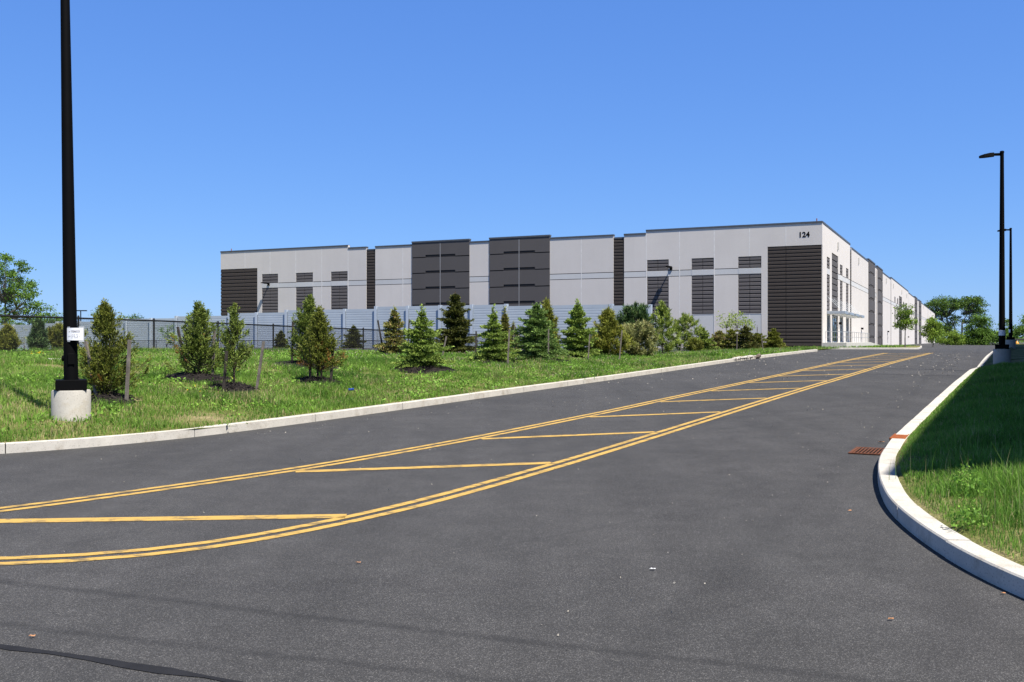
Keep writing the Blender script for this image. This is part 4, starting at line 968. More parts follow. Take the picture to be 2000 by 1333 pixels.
mulch_spots = []
def mulch(p, R, label, hgt=.16, seed=0, ry=None):
    rs = np.random.RandomState(seed); p = np.array(p); ry = ry or R; V = [(p[0], p[1], surf(p[0], p[1]) + hgt)]; F = []; n = 36; rings = 9
    ph = rs.rand(4) * 6.28
    for i in range(1, rings + 1):
        f = i / rings
        for k in range(n):
            a = 2 * math.pi * k / n; w = 1 + .12 * math.sin(2 * a + ph[0]) + .1 * math.sin(3 * a + ph[1]) + .05 * math.sin(7 * a + ph[2])
            x = p[0] + R * w * f * math.cos(a); y = p[1] + ry * w * f * math.sin(a)
            V.append((x, y, surf(x, y) + hgt * (1 - f ** 1.8) + (rs.rand() - .5) * .035 * (1 if i < rings else 0) - (.04 if i == rings else 0)))
    for k in range(n): F.append((0, 1 + k, 1 + (k + 1) % n))
    for i in range(rings - 1):
        for k in range(n): F.append((1 + i * n + k, 1 + (i + 1) * n + k, 1 + (i + 1) * n + (k + 1) % n, 1 + i * n + (k + 1) % n))
    mb = MB(); mb.add(V, F)
    for _ in range(150):   # loose chips
        a = rs.rand() * 6.28; f = rs.rand() ** .5 * 1.02; x = p[0] + R * f * math.cos(a); y = p[1] + ry * f * math.sin(a); z = surf(x, y) + hgt * max(0, 1 - f ** 1.8) + .02; b = rs.rand() * 3.14
        dx, dy = math.cos(b) * rs.uniform(.02, .05), math.sin(b) * rs.uniform(.02, .05); nx_, ny_ = -dy * .35, dx * .35
        mb.add([(x - dx - nx_, y - dy - ny_, z), (x + dx - nx_, y + dy - ny_, z + rs.rand() * .03), (x + dx + nx_, y + dy + ny_, z + rs.rand() * .03), (x - dx + nx_, y - dy + ny_, z)], [(0, 1, 2, 3)])
    o = mb.build("mulch_mound", M['mulch'], loc=tuple(p)); tag(o, label, "mulch", "dark mulch mounds round the young trees"); mulch_spots.append((p[0], p[1], R, ry))
def stake(bx, by, tx, ty, label, dark=False, w=.026, dy=0.0):
    x, y, z = G(bx, by); y2 = y + dy; top = ((tx - 1000) / 1900 * y2, y2, ztop(ty, y2)); a = Vector((x, y, z - .15)); b = Vector(top)
    mb = MB(); d = (b - a).normalized(); s = d.cross(Vector((0.2, 1, 0))).normalized(); u_ = d.cross(s)
    P = []
    for q_, ww in ((a, w), (b, w * .92)):
        for i, j in ((-1, -1), (1, -1), (1, 1), (-1, 1)): P.append(q_ + s * i * ww + u_ * j * ww)
    mb.hexa(P); o = mb.build("wooden_stake", M['staked' if dark else 'stake'], loc=tuple(a)); tag(o, label, "stake", "wooden tree stakes on the grass bank")

def hpx(px, py, ty): x, y, z = G(px, py); return (x, y, z), ztop(ty, y) - z, y / 1900
# --- cedars (left group)
cp, H, m = hpx(207, 783, 599); cedar(cp, H, 44 * m, 'cedar', "broad olive cedar right behind the near lamp pole", 11, 1.0, 1.25, rust=.13); mulch(cp, .62, "dark mulch under the broad cedar behind the near lamp pole", seed=1)
cp, H, m = hpx(388, 742, 597); cedar(cp, H, 35 * m, 'cedarg', "bushy cedar with rusty brown base and one stake either side", 12, 1.1, 1.35, rust=.2, rustlow=.25); mulch(cp, .85, "dark mulch under the bushy cedar with rusty base", seed=2)
cp, H, m = hpx(457, 762, 602); cedar(cp, H, 32 * m, 'cedarg', "thin open cedar with bare lower stem and a long leaning stake at right", 13, 1.05, .62, low=.16, rust=.05); mulch(cp, .62, "dark mulch under the thin open cedar with bare stem", seed=3)
cp, H, m = hpx(594, 716, 581); cedar(cp, H, 36 * m, 'cedarg', "taller green cedar standing behind the olive cedar with orange patch", 14, 1.25, 1.1, low=.08, rust=.04, lean=.09, stems=2); mulch(cp, 1.1, "dark mulch under the taller green cedar of the close pair", seed=4)
cp, H, m = hpx(624, 750, 607); cedar(cp, H, 37 * m, 'cedar', "olive cedar with orange dead patch, front one of the close pair", 15, 1.1, 1.15, low=.14, rust=.10, stems=2, rustlow=.4); mulch(cp, .66, "dark mulch under the olive cedar with orange patch", seed=5)
# --- spruces
cp, H, m = hpx(770, 696, 601); spruce(cp, H, 33 * m, 'spruceY', "sparse yellowish spruce beside the dark stakes, left of the lush spruce", 21, 1.6, sparse=.8, gaps=.25, altp=.22, prof=.75); mulch(cp, 1.3, "dark mulch under the sparse yellowish spruce", seed=6)
cp, H, m = hpx(824, 726, 597); spruce(cp, H, 44 * m, 'spruceF', "lush bright green spruce with thin leader on the largest mulch mound", 22, 1.15, leader=.16, sparse=1.25, droop=.18, prof=.8); mulch((cp[0] + .1, cp[1] - .1, cp[2]), 1.05, "largest dark mulch mound, under the lush bright green spruce", .22, seed=7)
cp, H, m = hpx(889, 693, 567); spruce(cp, H, 33 * m, 'spruceD', "tall dark spruce with bare tan leader, highest conifer of the row", 23, 1.6, leader=.10, sparse=1.25, droop=.08, prof=.72, bare=1, tipbright=.75); mulch(cp, .9, "thin mulch under the tall dark spruce", .06, seed=8)
cp, H, m = hpx(964, 711, 596); spruce(cp, H, 37 * m, 'spruceF', "layered green spruce with long crooked leader, right of the tall dark spruce", 24, 1.35, leader=.2, sparse=1.1, droop=.2, prof=.8, gaps=.12); mulch((cp[0] + .1, cp[1] - .1, cp[2]), 1.0, "dark mulch mound under the layered spruce with crooked leader", .2, seed=9)
cp, H, m = hpx(986, 694, 600); spruce(cp, H, 19 * m, 'spruceY', "slim yellow brown spruce peeking out behind the layered spruce", 25, 1.8, leader=.2, sparse=1.0, altp=.15)
cp, H, m = hpx(1003, 692, 628); spruce(cp, H, 19 * m, 'spruceY', "shorter yellow brown spruce next to the slim one", 26, 1.8, leader=.15, altp=.2)
cp, H, m = hpx(1068, 699, 589); pine(cp, H, 22 * m, 'pineO', "olive pine half hidden behind the widest blue green spruce", 27, 1.7, 170)
cp, H, m = hpx(1048, 706, 593); spruce(cp, H, 46 * m, 'spruceB', "widest full blue green spruce in the middle of the row", 28, 1.4, leader=.08, sparse=1.35, droop=.25, prof=.72); mulch((cp[0] + .4, cp[1] - .1, cp[2]), 1.2, "dark mulch under the widest blue green spruce", seed=10)
cp, H, m = hpx(1128, 702, 585); spruce(cp, H, 29 * m, 'spruceF', "narrow fresh green spruce with pointed tip between two stakes", 29, 1.6, leader=.14, sparse=1.2, droop=.15, prof=.6); mulch(cp, .95, "dark mulch under the narrow fresh green spruce", .1, seed=11)
cp, H, m = hpx(1240, 694, 596); pine(cp, H, 27 * m, 'pineD', "rounded dark green pine in front of the last barrier panel", 30, 1.9, 300, low=.25, shape='round', altp=.06)
cp, H, m = hpx(1187, 699, 606); pine(cp, H, 30 * m, 'pineO', "dark olive pine with golden lower branches and a pale stake at right", 31, 1.8, 280, altp=.2)
cp, H, m = hpx(1247, 698, 634); pine(cp, H, 30 * m, 'pineP', "pale yellow green pine below the rounded dark pine", 32, 1.8, 200, shape='round', altp=.08, low=.02)
cp, H, m = hpx(1294, 695, 593); pine(cp, H, 27 * m, 'pineG', "open airy pine with tall bare leader at the barrier end", 33, 1.9, 150, open_=.5)
cp, H, m = hpx(1336, 690, 615); pine(cp, H, 24 * m, 'pineG', "yellow green pine with a grey stake in front of it", 34, 1.9, 190, altp=.15, shape='round')
cp, H, m = hpx(1357, 690, 666); pine(cp, H, 12 * m, 'pineO', "low olive pine shrub right of the pine with grey stake", 35, 1.9, 60, shape='round', low=.0)
cp, H, m = hpx(1372, 688, 640); spruce(cp, H, 25 * m, 'pineG', "small green spruce with bent stake before the middle tall window panel", 36, 2.1, sparse=1.1)
cp, H, m = hpx(1405, 685, 647); spruce(cp, H, 20 * m, 'spruceY', "rusty olive spruce bush, left one of a touching pair", 37, 2.1, leader=.1, prof=.45, altp=.35)
cp, H, m = hpx(1429, 685, 644); spruce(cp, H, 20 * m, 'pineO', "olive spruce bush, right one of a touching pair", 38, 2.1, leader=.1, prof=.45, altp=.1)
cp, H, m = hpx(1456, 685, 636); spruce(cp, H, 24 * m, 'spruceD', "dark green spruce below the lime leafed sapling", 39, 2.1, leader=.12, prof=.6, tipbright=1.2)
cp, H, m = hpx(1479, 683, 635); spruce(cp, H, 17 * m, 'pineO', "small spruce with bare twiggy top", 40, 2.1, leader=.4, bare=1, prof=.5)
cp, H, m = hpx(1511, 682.5, 642); spruce(cp, H, 24 * m, 'pineO', "last small spruce in front of the dark corner panel", 41, 2.1, sparse=1.1)
# --- saplings
GS = "slender lime leafed saplings behind the small spruces"
cp, H, m = hpx(1419, 684, 603); decid(cp, H, H * .5, [(0, 0, H * .68, 17 * m, 17 * m, H * .30)], 'decL', "slender lime leafed sapling behind the touching spruce pair", 51, 26, 16, .2, .16, "young_tree", .035, group=GS)
cp, H, m = hpx(1443, 684, 600); decid(cp, H, H * .45, [(-6 * m, 0, H * .68, 14 * m, 14 * m, H * .28), (16 * m, 0, H * .6, 14 * m, 14 * m, H * .22)], 'decL', "wider lime leafed sapling forking above the dark spruce", 52, 40, 18, .2, .16, "young_tree", .04, group=GS)
# --- beyond the near fence
def on(px, Y, z=None): x = (px - 1000) / 1900 * Y; return (x, Y, float(hbank(x, Y)) if z is None else z)
GB = "small trees between fence and noise barrier"
def bg_con(px, Y, ty, by, rpx, mat, label, seed, kind='spruce'):
    x = (px - 1000) / 1900 * Y; z = ztop(by, Y); H = ztop(ty, Y) - z; R = rpx * Y / 1900
    if kind == 'spruce': o = spruce((x, Y, z), H, R, mat, label, seed, 2.4, sparse=1.2, prof=.6, tipbright=.8)
    else: o = pine((x, Y, z), H, R, mat, label, seed, 2.4, 170, shape='round' if kind == 'round' else 'cone', low=.02)
    o["group"] = GB
bg_con(549, 98, 646, 685, 13, 'spruceD', "small dark spruce behind the fence, left of the close cedar pair", 61)
bg_con(691, 96, 636, 683, 17, 'spruceD', "small dark cone spruce behind the fence, right of the close cedar pair", 62)
bg_con(75, 60, 630, 686, 17, 'pineD', "dark columnar conifer behind the mesh, left of the near lamp pole", 63, 'pine')
bg_con(15, 60, 640, 686, 16, 'pineO', "loose olive conifer behind the mesh at left frame edge", 64, 'pine')
bg_con(117, 62, 638, 686, 18, 'pineO', "rounded olive conifer behind the mesh, touching the near lamp pole", 65, 'round')
x, Y, _ = on(326, 90); decid((x, Y, ztop(688, Y)), 2.6, .9, [(0, 0, 1.75, .85, .85, .85)], 'decM', "thin leafy shrub behind the mesh right of the broad cedar", 66, 26, 26, .2, .12, "leafy_shrub", .03, group=GB, stems=3, cat="shrub")
x, Y, _ = on(432, 88); decid((x, Y, ztop(688, Y)), 2.7, 1.0, [(0, 0, 1.9, .75, .75, .8)], 'decM', "leafy shrub behind the mesh, left of the thin open cedar", 67, 24, 26, .2, .12, "leafy_shrub", .03, group=GB, stems=3, cat="shrub")
x, Y, _ = on(47, 75); decid((x, Y, ztop(688, Y)), 1.9, .5, [(0, 0, 1.1, .3, .3, .7)], 'spruceY', "dry brown reddish shrub behind the mesh between two conifers", 68, 10, 20, .15, .1, "leafy_shrub", .03, group=GB, stems=2, cat="shrub")
# --- stakes
ST = [(193.4, 785, 167, 667, "grey stake leaning into the broad cedar from its left", 0), (246, 789, 253, 664, "straight grey stake right of the broad cedar", 0), (370, 737, 347, 639, "dark stake leaning left at the bushy cedar with rusty base", 1), (414, 743, 419, 646, "upright grey stake right of the bushy cedar with rusty base", 0),
      (435, 766, 443, 686, "dark stake on the left of the thin open cedar", 1), (499, 764, 515, 667, "long grey stake leaning right of the thin open cedar", 0), (570, 715, 572, 629, "dark stake at the left of the taller green cedar", 1), (605, 749, 607, 662, "dark stake left of the cedar with orange patch", 1), (645, 752, 652, 659, "dark grey stake right of the cedar with orange patch", 1),
      (751, 695, 738, 626, "dark stake leaning left at the sparse yellowish spruce", 1), (797, 692, 799, 624, "upright dark stake between the yellowish and the lush spruce", 1), (862, 699, 872, 657, "short grey stake leaning right beside the lush spruce", 0), (878.5, 693, 872.5, 626, "dark stake crossing the left of the tall dark spruce", 1),
      (929, 710, 930, 647, "dark stake left of the layered spruce", 1), (991, 719, 995, 643, "grey stake right of the layered spruce", 0), (1002, 694, 1005, 636, "thin grey stake beside the shorter yellow brown spruce", 0), (1071, 708, 1071.5, 643, "grey stake in the right of the widest spruce", 0), (1108, 700, 1109, 651, "dark stake left of the narrow fresh spruce", 1), (1148, 707, 1152, 653, "grey stake right of the narrow fresh spruce", 0),
      (1168.6, 697, 1168.6, 647, "dark stake left of the dark olive pine", 1), (1209, 706, 1215, 645, "pale stake right of the dark olive pine", 0), (1230, 697, 1224, 650, "thin pale stake leaning in front of the pale pine", 0), (1330, 691, 1331, 650, "grey stake in front of the yellow green pine", 0), (1388, 686, 1386, 656, "bent grey stake right of the small green spruce", 0), (1439, 686, 1440, 652, "thin grey stake right of the touching spruce pair", 0), (1491, 685, 1487, 655, "thin stake left of the last small spruce", 0)]
for bx, by, tx, ty, lab, dk in ST: stake(bx, by, tx, ty, lab, dk, .026 if by > 700 else .03)

# --- trees further away
GT = "tall trees beyond the warehouse and barrier"
def T(px, Y, z=.6): return ((px - 1000) / 1900 * Y, Y, z)
Y = 150; s = Y / 1900
decid(T(10, Y), 14, 4.5, [(0, 0, 10.5, 4.6, 4, 3.6), (3.2, 0, 8.2, 3.6, 3, 2.4), (-3, 0, 7.5, 4, 3, 2.6), (1.5, 0, 5.2, 4.5, 3.5, 1.6), (5.6, 0, 5.3, 2.8, 2, 1.2)], 'decM', "large airy deciduous tree at the left edge above the barrier", 71, 170, 80, .40, .30, "broadleaf_tree", .28, group=GT)
Y = 160
decid(T(100, Y), 5.5, 2.5, [(0, 0, 4.3, 2.4, 2, 1.4)], 'decM', "low leafy tree just left of the near lamp pole above the barrier", 72, 30, 60, .4, .26, "broadleaf_tree", .14, group=GT)
decid(T(30, Y), 4.6, 1.5, [(0, 0, 3.1, 4.5, 2.5, 1.8)], 'decM', "low bushy tree beneath the large airy tree", 73, 40, 70, .5, .28, "broadleaf_tree", .14, group=GT)
decid(T(200, Y), 6.6, 2.5, [(0, 0, 4.8, 1.6, 1.6, 1.8)], 'decM', "leafy treetop showing above the broad cedar", 74, 22, 60, .4, .26, "broadleaf_tree", .14, group=GT)
decid(T(236, Y), 5.2, 2.5, [(0, 0, 4.3, .8, .8, .9)], 'decF', "small bright treetop right of the broad cedar", 75, 8, 40, .35, .24, "broadleaf_tree", .1, group=GT)
decid(T(267, Y), 5.2, 2.5, [(0, 0, 4.2, 1.9, 1.6, 1.0)], 'decD', "dark green treetop above the barrier between the first two cedars", 76, 22, 70, .4, .24, "broadleaf_tree", .12, group=GT)
decid(T(375, Y), 5.5, 2.5, [(0, 0, 4.6, 1.0, 1, .9), (3.0, 0, 4.5, .9, .9, .8)], 'decM', "leafy treetop above the barrier behind the rusty based cedar", 77, 20, 50, .35, .25, "broadleaf_tree", .12, group=GT)
# right side
Y = 95; decid((38.4, 95, .95), 4.75, 1.7, [(0, 0, 2.6, .95, .95, 1.0), (-.1, 0, 3.6, .7, .7, 1.0)], 'decF', "young maple with bright leaves and pale trunk before the side wall", 81, 42, 70, .2, .17, "young_tree", .06)
Y = 128; s = Y / 1900; decid(T(1822, Y, .85), 4.0, .9, [(0, 0, 2.0, 1.35, 1.3, 1.3), (-.2, 0, 3.0, .85, .9, .9)], 'decF', "bright leafy young tree at the far end of the side wall", 82, 70, 75, .26, .2, "young_tree", .07)
Y = 415; s = Y / 1900
decid(T(1858, Y, 0), 21, 7, [(-3.2, 0, 17.2, 8.0, 6, 3.4), (-6, 0, 13.5, 4, 4, 2.2), (0, 0, 11.0, 3.6, 3, 2.0), (-3.0, 0, 6.5, 5.5, 4, 3.5)], 'decD', "tall flat topped tree with several trunks beside the warehouse end", 83, 190, 60, .8, .6, "broadleaf_tree", .5, group=GT, stems=3, flat=.7)
decid(T(1879, Y, 0), 21, 9, [(4.0, 0, 17.5, 6.3, 5, 3.2), (5.5, 0, 13.6, 4.8, 4, 1.5), (2.5, 0, 10.0, 3.2, 3, 1.5)], 'decD', "tall flat topped tree leaning right, next to its twin", 84, 120, 60, .8, .6, "broadleaf_tree", .45, group=GT, flat=.7)
Y = 190; s = Y / 1900
decid(T(1915, Y, 0), 7.2, 2, [(0, 0, 5.6, 2.0, 2, 1.4), (-.6, 0, 3.6, 2.6, 2.4, 1.4), (1.2, 0, 3.2, 2.6, 2.2, 1.6), (0, 0, 1.5, 3.0, 2.4, 1.5)], 'decM', "rounded mid green tree left of the nearer right lamp", 85, 170, 75, .42, .30, "broadleaf_tree", .16, group=GT)
decid(T(1860, Y, 0), 4.0, .8, [(0, 0, 2.0, 2.6, 2.4, 1.4)], 'decF', "bright bushy shrub under the twin tall trees", 86, 70, 75, .4, .30, "leafy_shrub", .12, group="shrubs along the far road edge", cat="shrub")
decid(T(1885, Y + 20, 0), 3.6, .8, [(0, 0, 1.6, 1.9, 2.2, 1.2)], 'decM', "darker bushy shrub right of the bright one", 87, 40, 75, .4, .30, "leafy_shrub", .12, group="shrubs along the far road edge", cat="shrub")
decid(T(1964, Y, 0), 6.4, 2, [(0, 0, 5.0, .9, 1, 1.6), (0, 0, 2.6, 1.8, 1.6, 1.6)], 'decM', "slim leafy tree between the two right lamp poles", 88, 46, 60, .36, .30, "broadleaf_tree", .12, group=GT)
decid(T(1985, Y, 0), 5.2, 2, [(0, 0, 3.6, 1.9, 1.6, .9)], 'decM', "low spreading tree above the yellow hydrant", 89, 36, 60, .36, .30, "broadleaf_tree", .12, group=GT)
decid(T(2006, Y, 0), 7.0, 2, [(0, 0, 4.8, 1.8, 1.6, 1.9)], 'decM', "leafy tree cut off by the right edge", 90, 40, 60, .4, .30, "broadleaf_tree", .12, group=GT)
# far wood on the horizon
rs = np.random.RandomState(99); n = 26000
xs = rs.uniform(-420, 520, n); ys = rs.uniform(520, 640, n); hh = (4 + 4 * vnoise(xs, ys * 0 + 3, 22)) * rs.rand(n) ** .6
C = np.stack([xs, ys, -2.5 + hh], 1); D = nrm(rs.normal(size=(n, 3))); V, F = quads(C, D, rs.uniform(1.0, 2.2, n), rs.uniform(.8, 1.6, n), rs)
tag(np_mesh("distant_wood", V, F, M['decD'], None, {"tone": np.repeat(np.clip(rs.rand(n) * .5, 0, 1), 4)}), "far dark green wood on the horizon behind the warehouse", "wood", kind="stuff")

# ------------------------------------------------------------------ grass, weeds, flowers
ms = np.array([(a, b, r, r2) for a, b, r, r2 in mulch_spots])
def free_of_mulch(x, y, k=1.06):
    ok = np.ones(len(x), bool)
    for a, b, r, r2 in ms: ok &= ((x - a) / (r * k)) ** 2 + ((y - b) / (r2 * k)) ** 2 > 1
    return ok
def blades(name, x, y, z, h, w, tone, mat, rs, lean=.85):
    n = len(x); az = rs.rand(n) * 6.283; D = np.stack([np.cos(az), np.sin(az), 0 * az], 1); f = rs.rand(n) * 6.283; S = np.stack([np.cos(f), np.sin(f), 0 * f], 1)
    B = np.stack([x, y, z - .01], 1); l = (lean * rs.rand(n) ** 1.2)[:, None]; h = h[:, None]; w = w[:, None]; up = np.array([0, 0, 1.0])
    Mi = B + up * h * .55 + D * l * h * .25; Tp = B + up * h * (1 - .25 * l) + D * l * h
    V = np.stack([B - S * w * .5, B + S * w * .5, Mi - S * w * .42, Mi + S * w * .42, Tp], 1).reshape(-1, 3)
    k = np.arange(n)[:, None] * 5; F = np.concatenate([k + [0, 1, 3], k + [0, 3, 2], k + [2, 3, 4]], 0)
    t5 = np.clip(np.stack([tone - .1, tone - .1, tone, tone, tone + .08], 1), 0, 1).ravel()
    return tag(np_mesh(name, V, F, mat, None, {"tone": t5}), kind="stuff")
def left_pts(n, rs, u0, u1, d0=.16, d1=17.5):
    u = rs.uniform(u0, u1, n); d = d0 + (d1 - d0) * rs.rand(n); v = -11.92 - d; ok = (u > ulowL(v) + .22) & ((u < 71.8) | (v < -13.5)); u, v = u[ok], v[ok]; x, y = xy(u, v)
    ok = free_of_mulch(x, y) & (np.abs(x) < y * .56) & ~((np.abs(u - 49.7) < 1.6) & (v > -13.6)); return x[ok], y[ok]
def grass_field(label, n, u0, u1, hs_, ws, seed):
    rs = np.random.RandomState(seed); x, y = left_pts(n, rs, u0, u1)
    pn = vnoise(x, y, .55) * .5 + vnoise(x + 40, y, 2.2) * .5; keep = rs.rand(len(x)) < np.clip(2.4 * pn - .35, .06, 1) ; x, y, pn = x[keep], y[keep], pn[keep]
    z = hbank(x, y); h = hs_ * (.45 + 1.1 * pn) * rs.uniform(.5, 1.35, len(x)); w = ws * rs.uniform(.6, 1.3, len(x))
    tone = .08 + .62 * vnoise(x + 7, y + 3, 1.1) + rs.normal(size=len(x)) * .12; dry = rs.rand(len(x)) < .03 + .32 * np.clip((vnoise(x + 90, y, 1.3) * .6 + vnoise(x + 30, y + 8, .4) * .4 - .52) * 5, 0, 1); tone = np.where(dry, .85, tone); tall = np.clip((vnoise(x + 55, y + 20, 1.1) * .7 + vnoise(x + 5, y + 70, .35) * .3 - .56) * 8, 0, 1); h = h * (.85 + .6 * tall); tone = tone - .22 * tall * (tone < .8)
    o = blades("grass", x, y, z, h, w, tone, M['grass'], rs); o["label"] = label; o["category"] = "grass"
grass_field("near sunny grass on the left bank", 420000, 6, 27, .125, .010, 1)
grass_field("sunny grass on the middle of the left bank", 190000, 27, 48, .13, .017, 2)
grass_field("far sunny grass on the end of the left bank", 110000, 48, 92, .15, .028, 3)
rs = np.random.RandomState(4); u = rs.uniform(4.5, 40, 520000); d = .15 + rs.rand(len(u)) ** 1.4 * 6; v = vkR(u) + d; ok = (u > ulowR(v) + .18); u, v = u[ok], v[ok]; x, y = xy(u, v); ok = (np.abs(x) < y * .60) & (np.hypot(x - RX, y - RY) > .33); x, y, u = x[ok], y[ok], u[ok]
ok = rs.rand(len(x)) < np.clip(18 / y, .18, 1); x, y, u = x[ok], y[ok], u[ok]
pn = vnoise(x, y, .35) * .55 + vnoise(x + 4, y, 1.3) * .45; ok = rs.rand(len(x)) < np.clip(1.7 * pn - .05, .06, 1); x, y, pn = x[ok], y[ok], pn[ok]
dk = dkerb(*uv(x, y)); ok = dk > .25; x, y, pn, dk = x[ok], y[ok], pn[ok], dk[ok]
h = (.05 + .17 * pn) * np.clip(.30 + (dk - .2) * 1.0, .30, 1.15) * rs.uniform(.5, 1.35, len(x)); tone = .2 + .4 * vnoise(x, y + 5, .7) + rs.normal(size=len(x)) * .1; tone = np.where(rs.rand(len(x)) < .07, .85, tone)
o = blades("grass", x, y, hright(x, y), h, .0055 * rs.uniform(.6, 1.3, len(x)) * np.clip(y / 9, 1, 3), tone, M['grassr'], rs, .6); tag(o, "long grass behind the right kerb, front in sun and rest in shade", "grass")
# tall seed stalks on the right verge
n = 170; u = rs.uniform(7.5, 13.5, n); v = vkR(u) + rs.uniform(.4, 3.5, n); ok = u > ulowR(v) + .5; x, y = xy(u[ok], v[ok]); n = len(x)
o = blades("grass", x, y, hright(x, y), rs.uniform(.28, .5, n), np.full(n, .005), np.where(rs.rand(n) < .5, .8, .5), M['grassr'], rs, .3); tag(o, "tall seed stalks standing out of the right verge grass", "grass")
# strip by the wall
n = 9000; x = rs.uniform(27, 57, n); y = rs.uniform(89.4, 138, n); t_ = (x - P0[0]) * SDIR[0] + (y - P0[1]) * SDIR[1]; o_ = (x - P0[0]) * NS[0] + (y - P0[1]) * NS[1]
ok = ((o_ > 2.35) & (o_ < 6.5) & (t_ > -4) & (t_ < 44) & (y > 89.4) & (x < 37 + (y - 90) * .43)) | ((t_ < 0) & (y > 89.5) & (x < 36) & (o_ > -3)); x, y = x[ok], y[ok]; n = len(x)
o = blades("grass", x, y, zr(uv(x, y)[0]) + .13, rs.uniform(.1, .3, n), np.full(n, .05), rs.rand(n) * .5 + .1, M['grass'], rs); tag(o, "thin strip of grass along the foot of the side wall", "grass")
# broad-leaved weeds
def weeds(label, x, y, z, leaf, rs, mat='weed', per=22, spread=.13, hgt=.16):
    n = len(x); r = rs.normal(size=(n, per, 3)) * np.array([spread, spread, 0]); c = np.stack([x, y, z], 1)[:, None] + r; c[..., 2] += rs.rand(n, per) * hgt * np.exp(-(r[..., 0] ** 2 + r[..., 1] ** 2) / (2 * spread ** 2)) + .02
    D = nrm(rs.normal(size=(n, per, 3)) + np.array([0, 0, .5])); tn = np.clip(.3 + .35 * rs.rand(n, 1) + rs.normal(size=(n, per)) * .08, 0, .95)
    L = leaf * rs.uniform(.6, 1.4, (n, per)); V, F = quads(c.reshape(-1, 3), D.reshape(-1, 3), L.ravel(), L.ravel() * .55, rs)
    o = np_mesh("weeds", V, F, M[mat], None, {"tone": np.repeat(tn.ravel(), 4)}); tag(o, label, "weeds", kind="stuff")
x, y = left_pts(9000, rs, 7, 66); ok = vnoise(x + 11, y + 5, 1.3) + .35 * rs.rand(len(x)) > .62; x, y = x[ok], y[ok]; weeds("broad leaved weeds scattered over the left grass bank", x, y, hbank(x, y), .06, rs, 'weed', 20, .10, .16)
pts = [G(*p) for p in ((1885, 1036), (1895, 1028), (1880, 965), (1893, 955), (1905, 970))]
x, y, z = np.array(pts).T; weeds("leafy weeds among the long grass behind the right kerb", np.repeat(x, 3), np.repeat(y, 3), np.repeat(z, 3), .036, rs, 'grassr', 40, .07, .26)
x, y = left_pts(2600, rs, 20, 70); ok = vnoise(x + 3, y + 60, 2.5) > .5; x, y = x[ok], y[ok]; n = len(x); C = np.stack([x, y, hbank(x, y) + rs.uniform(.08, .2, n)], 1); C = np.repeat(C, 3, 0); V, F = quads(C, nrm(rs.normal(size=(3 * n, 3))), .014 + .0003 * np.repeat(y, 3), .011 + .0003 * np.repeat(y, 3), rs)
tag(np_mesh("clover_flowers", V, F, M['flower'], None, {"tone": np.repeat(np.repeat(rs.rand(n) * .9, 3), 4)}), "tiny pale clover flowers dotting the left bank", "flowers", kind="stuff")
pts = [G(60 + rs.rand() * 25, 697 + rs.rand() * 5) for _ in range(10)] + [G(rs.uniform(150, 900), rs.uniform(700, 780)) for _ in range(14)]
C = np.repeat(np.array(pts) + (0, 0, .15), 4, 0); V, F = quads(C, nrm(rs.normal(size=(len(C), 3))), .028, .024, rs); tag(np_mesh("dandelions", V, F, M['dandelion'], None, {"tone": np.full(4 * len(C), .3)}), "small yellow flowers on the left bank", "flowers", kind="stuff")

# ------------------------------------------------------------------ stones, litter
def stone(x, y, z, r, mat, label, group=None, seed=0):
    rs = np.random.RandomState(seed); import bmesh
    bm = bmesh.new(); bmesh.ops.create_icosphere(bm, subdivisions=2, radius=1.0); sx = np.array([1.3, .95, .65]) * r; k = rs.normal(size=3)
    for v in bm.verts:
        d = np.array(v.co); f = 1 + .22 * math.sin(3 * d @ k + seed) + .10 * rs.normal() * .5; v.co = Vector(d * sx * f)
    me = bpy.data.meshes.new("stone"); bm.to_mesh(me); bm.free(); me.materials.append(M[mat]); o = bpy.data.objects.new("stone", me); COL.objects.link(o); o.location = (x, y, z + r * .2); o.rotation_euler = (rs.rand() * .4, rs.rand() * .4, rs.rand() * 6); return tag(o, label, "stone", group)
for k in range(26):
    px = 1432 + rs.rand() * 44; py = 699.5 + rs.rand() * 6 - (px - 1455) * .04
    x, y, z = G(px, py); stone(x, y, z, rs.uniform(.05, .105), 'stone', "pale riprap stone in the small pile at the kerb gap", "pale stones piled at the kerb gap", k + 1)
x, y, z = G(1480, 701); stone(x, y, z + .06, .21, 'dstone', "large brown boulder at the right end of the pale stones", None, 77)
for k, (px, py) in enumerate(((101, 706), (112, 706), (120, 707))): x, y, z = G(px, py); stone(x, y, z, .1, 'stone', "small pale stone in the grass left of the near lamp pole", "pale stones by the lamp pole", 50 + k)
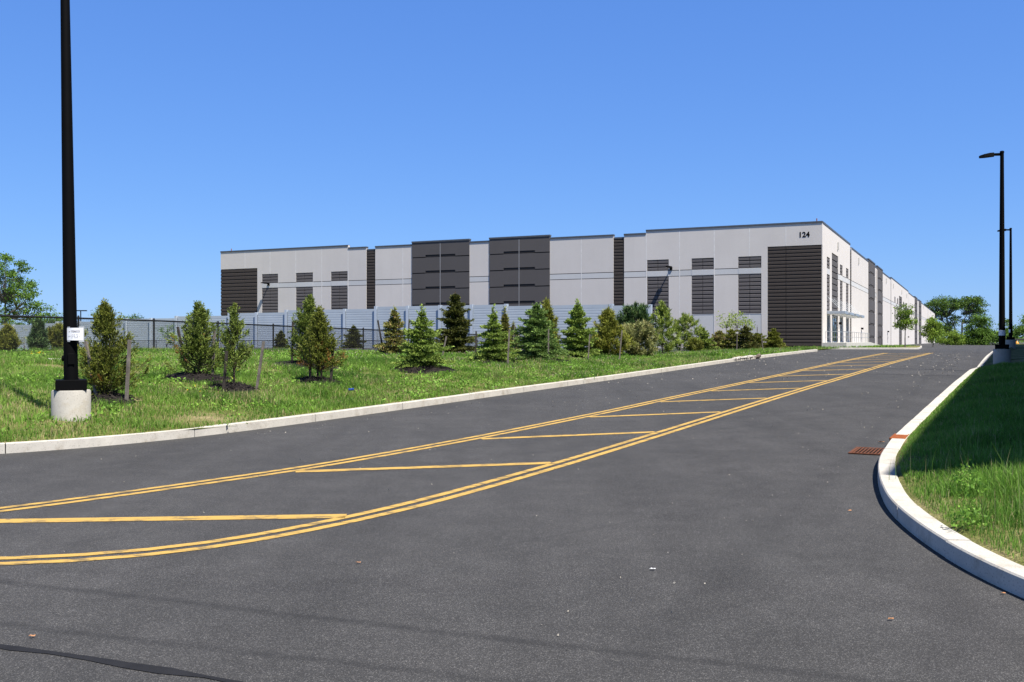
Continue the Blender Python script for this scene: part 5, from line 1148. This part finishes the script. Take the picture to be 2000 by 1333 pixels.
def litter(px, py, s, mat, name, label, cat, group=None, seed=0):
    rs = np.random.RandomState(seed); x, y, z = G(px, py); V = []; n = 9
    for k in range(n):
        a = 2 * math.pi * k / n; r = s * (1 if k % 2 else .7) * rs.uniform(.8, 1.2); V.append((x + r * 1.5 * math.cos(a), y + r * .8 * math.sin(a), z + .012 + s * .5 * rs.rand()))
    for k in range(n): V.append((V[k][0], V[k][1], V[k][2] - .002))
    mb = MB(); mb.add(V, [tuple(range(n)), tuple(range(n, 2 * n))[::-1]] + [(k, (k + 1) % n, (k + 1) % n + n, k + n) for k in range(n)]); tag(mb.build(name, M[mat], loc=(x, y, z)), label, cat, group)
litter(1722, 866, .045, 'leafdry', "dry_leaf", "curled orange dry leaf on the asphalt above the drain grate", "leaf", None, 1)
litter(1275, 1115, .018, 'paper', "paper_scrap", "small white paper scrap on the open asphalt right of centre", "litter", None, 2)
for k, (px, py, lab) in enumerate(((700, 1102, "small dry leaf on asphalt below the yellow double line"), (1741, 1214, "small dry leaf on asphalt at lower right"), (1960, 1163, "small dry leaf lying in the shade beside the right kerb"), (62, 1249, "dry leaf above the tar seam at lower left"), (1660, 1000, "small dry leaf left of the kerb curve"))):
    litter(px, py, .014, 'leafdry', "dry_leaf", lab, "leaf", None, 10 + k)
for (px, py) in ((686, 772),):
    x, y, z = G(px, py); mb = MB(); mb.tube([(x - .06, y, z + .12), (x + .06, y + .01, z + .13)], .03, 10); M['blue'] = plain("blue_can", (0.02, 0.05, 0.25), .35); tag(mb.build("drink_can", M['blue'], loc=(x, y, z)), "crumpled blue can in the grass below the close cedar pair", "can")
# loose grit on the asphalt
n = 900; u = rs.uniform(4, 66, n); v = rs.uniform(-11.5, -1.8, n); k = rs.rand(n) < .35; v = np.where(k, np.where(rs.rand(n) < .5, -11.5 + rs.rand(n) * .7, -1.8 - rs.rand(n) * .9), v); x, y = xy(u, v)
C = np.stack([x, y, zr(u) + .006], 1); S = rs.uniform(.006, .016, n) * np.clip(y / 14, 1, 3); a = rs.rand(n) * 6.28; D = np.stack([np.cos(a), np.sin(a), .35 + 0 * a], 1); V, F = quads(C, nrm(D), S * 1.6, S, rs)
tag(np_mesh("grit", V, F, M['grit'], None), "loose pale grit scattered on the asphalt", "grit", kind="stuff")
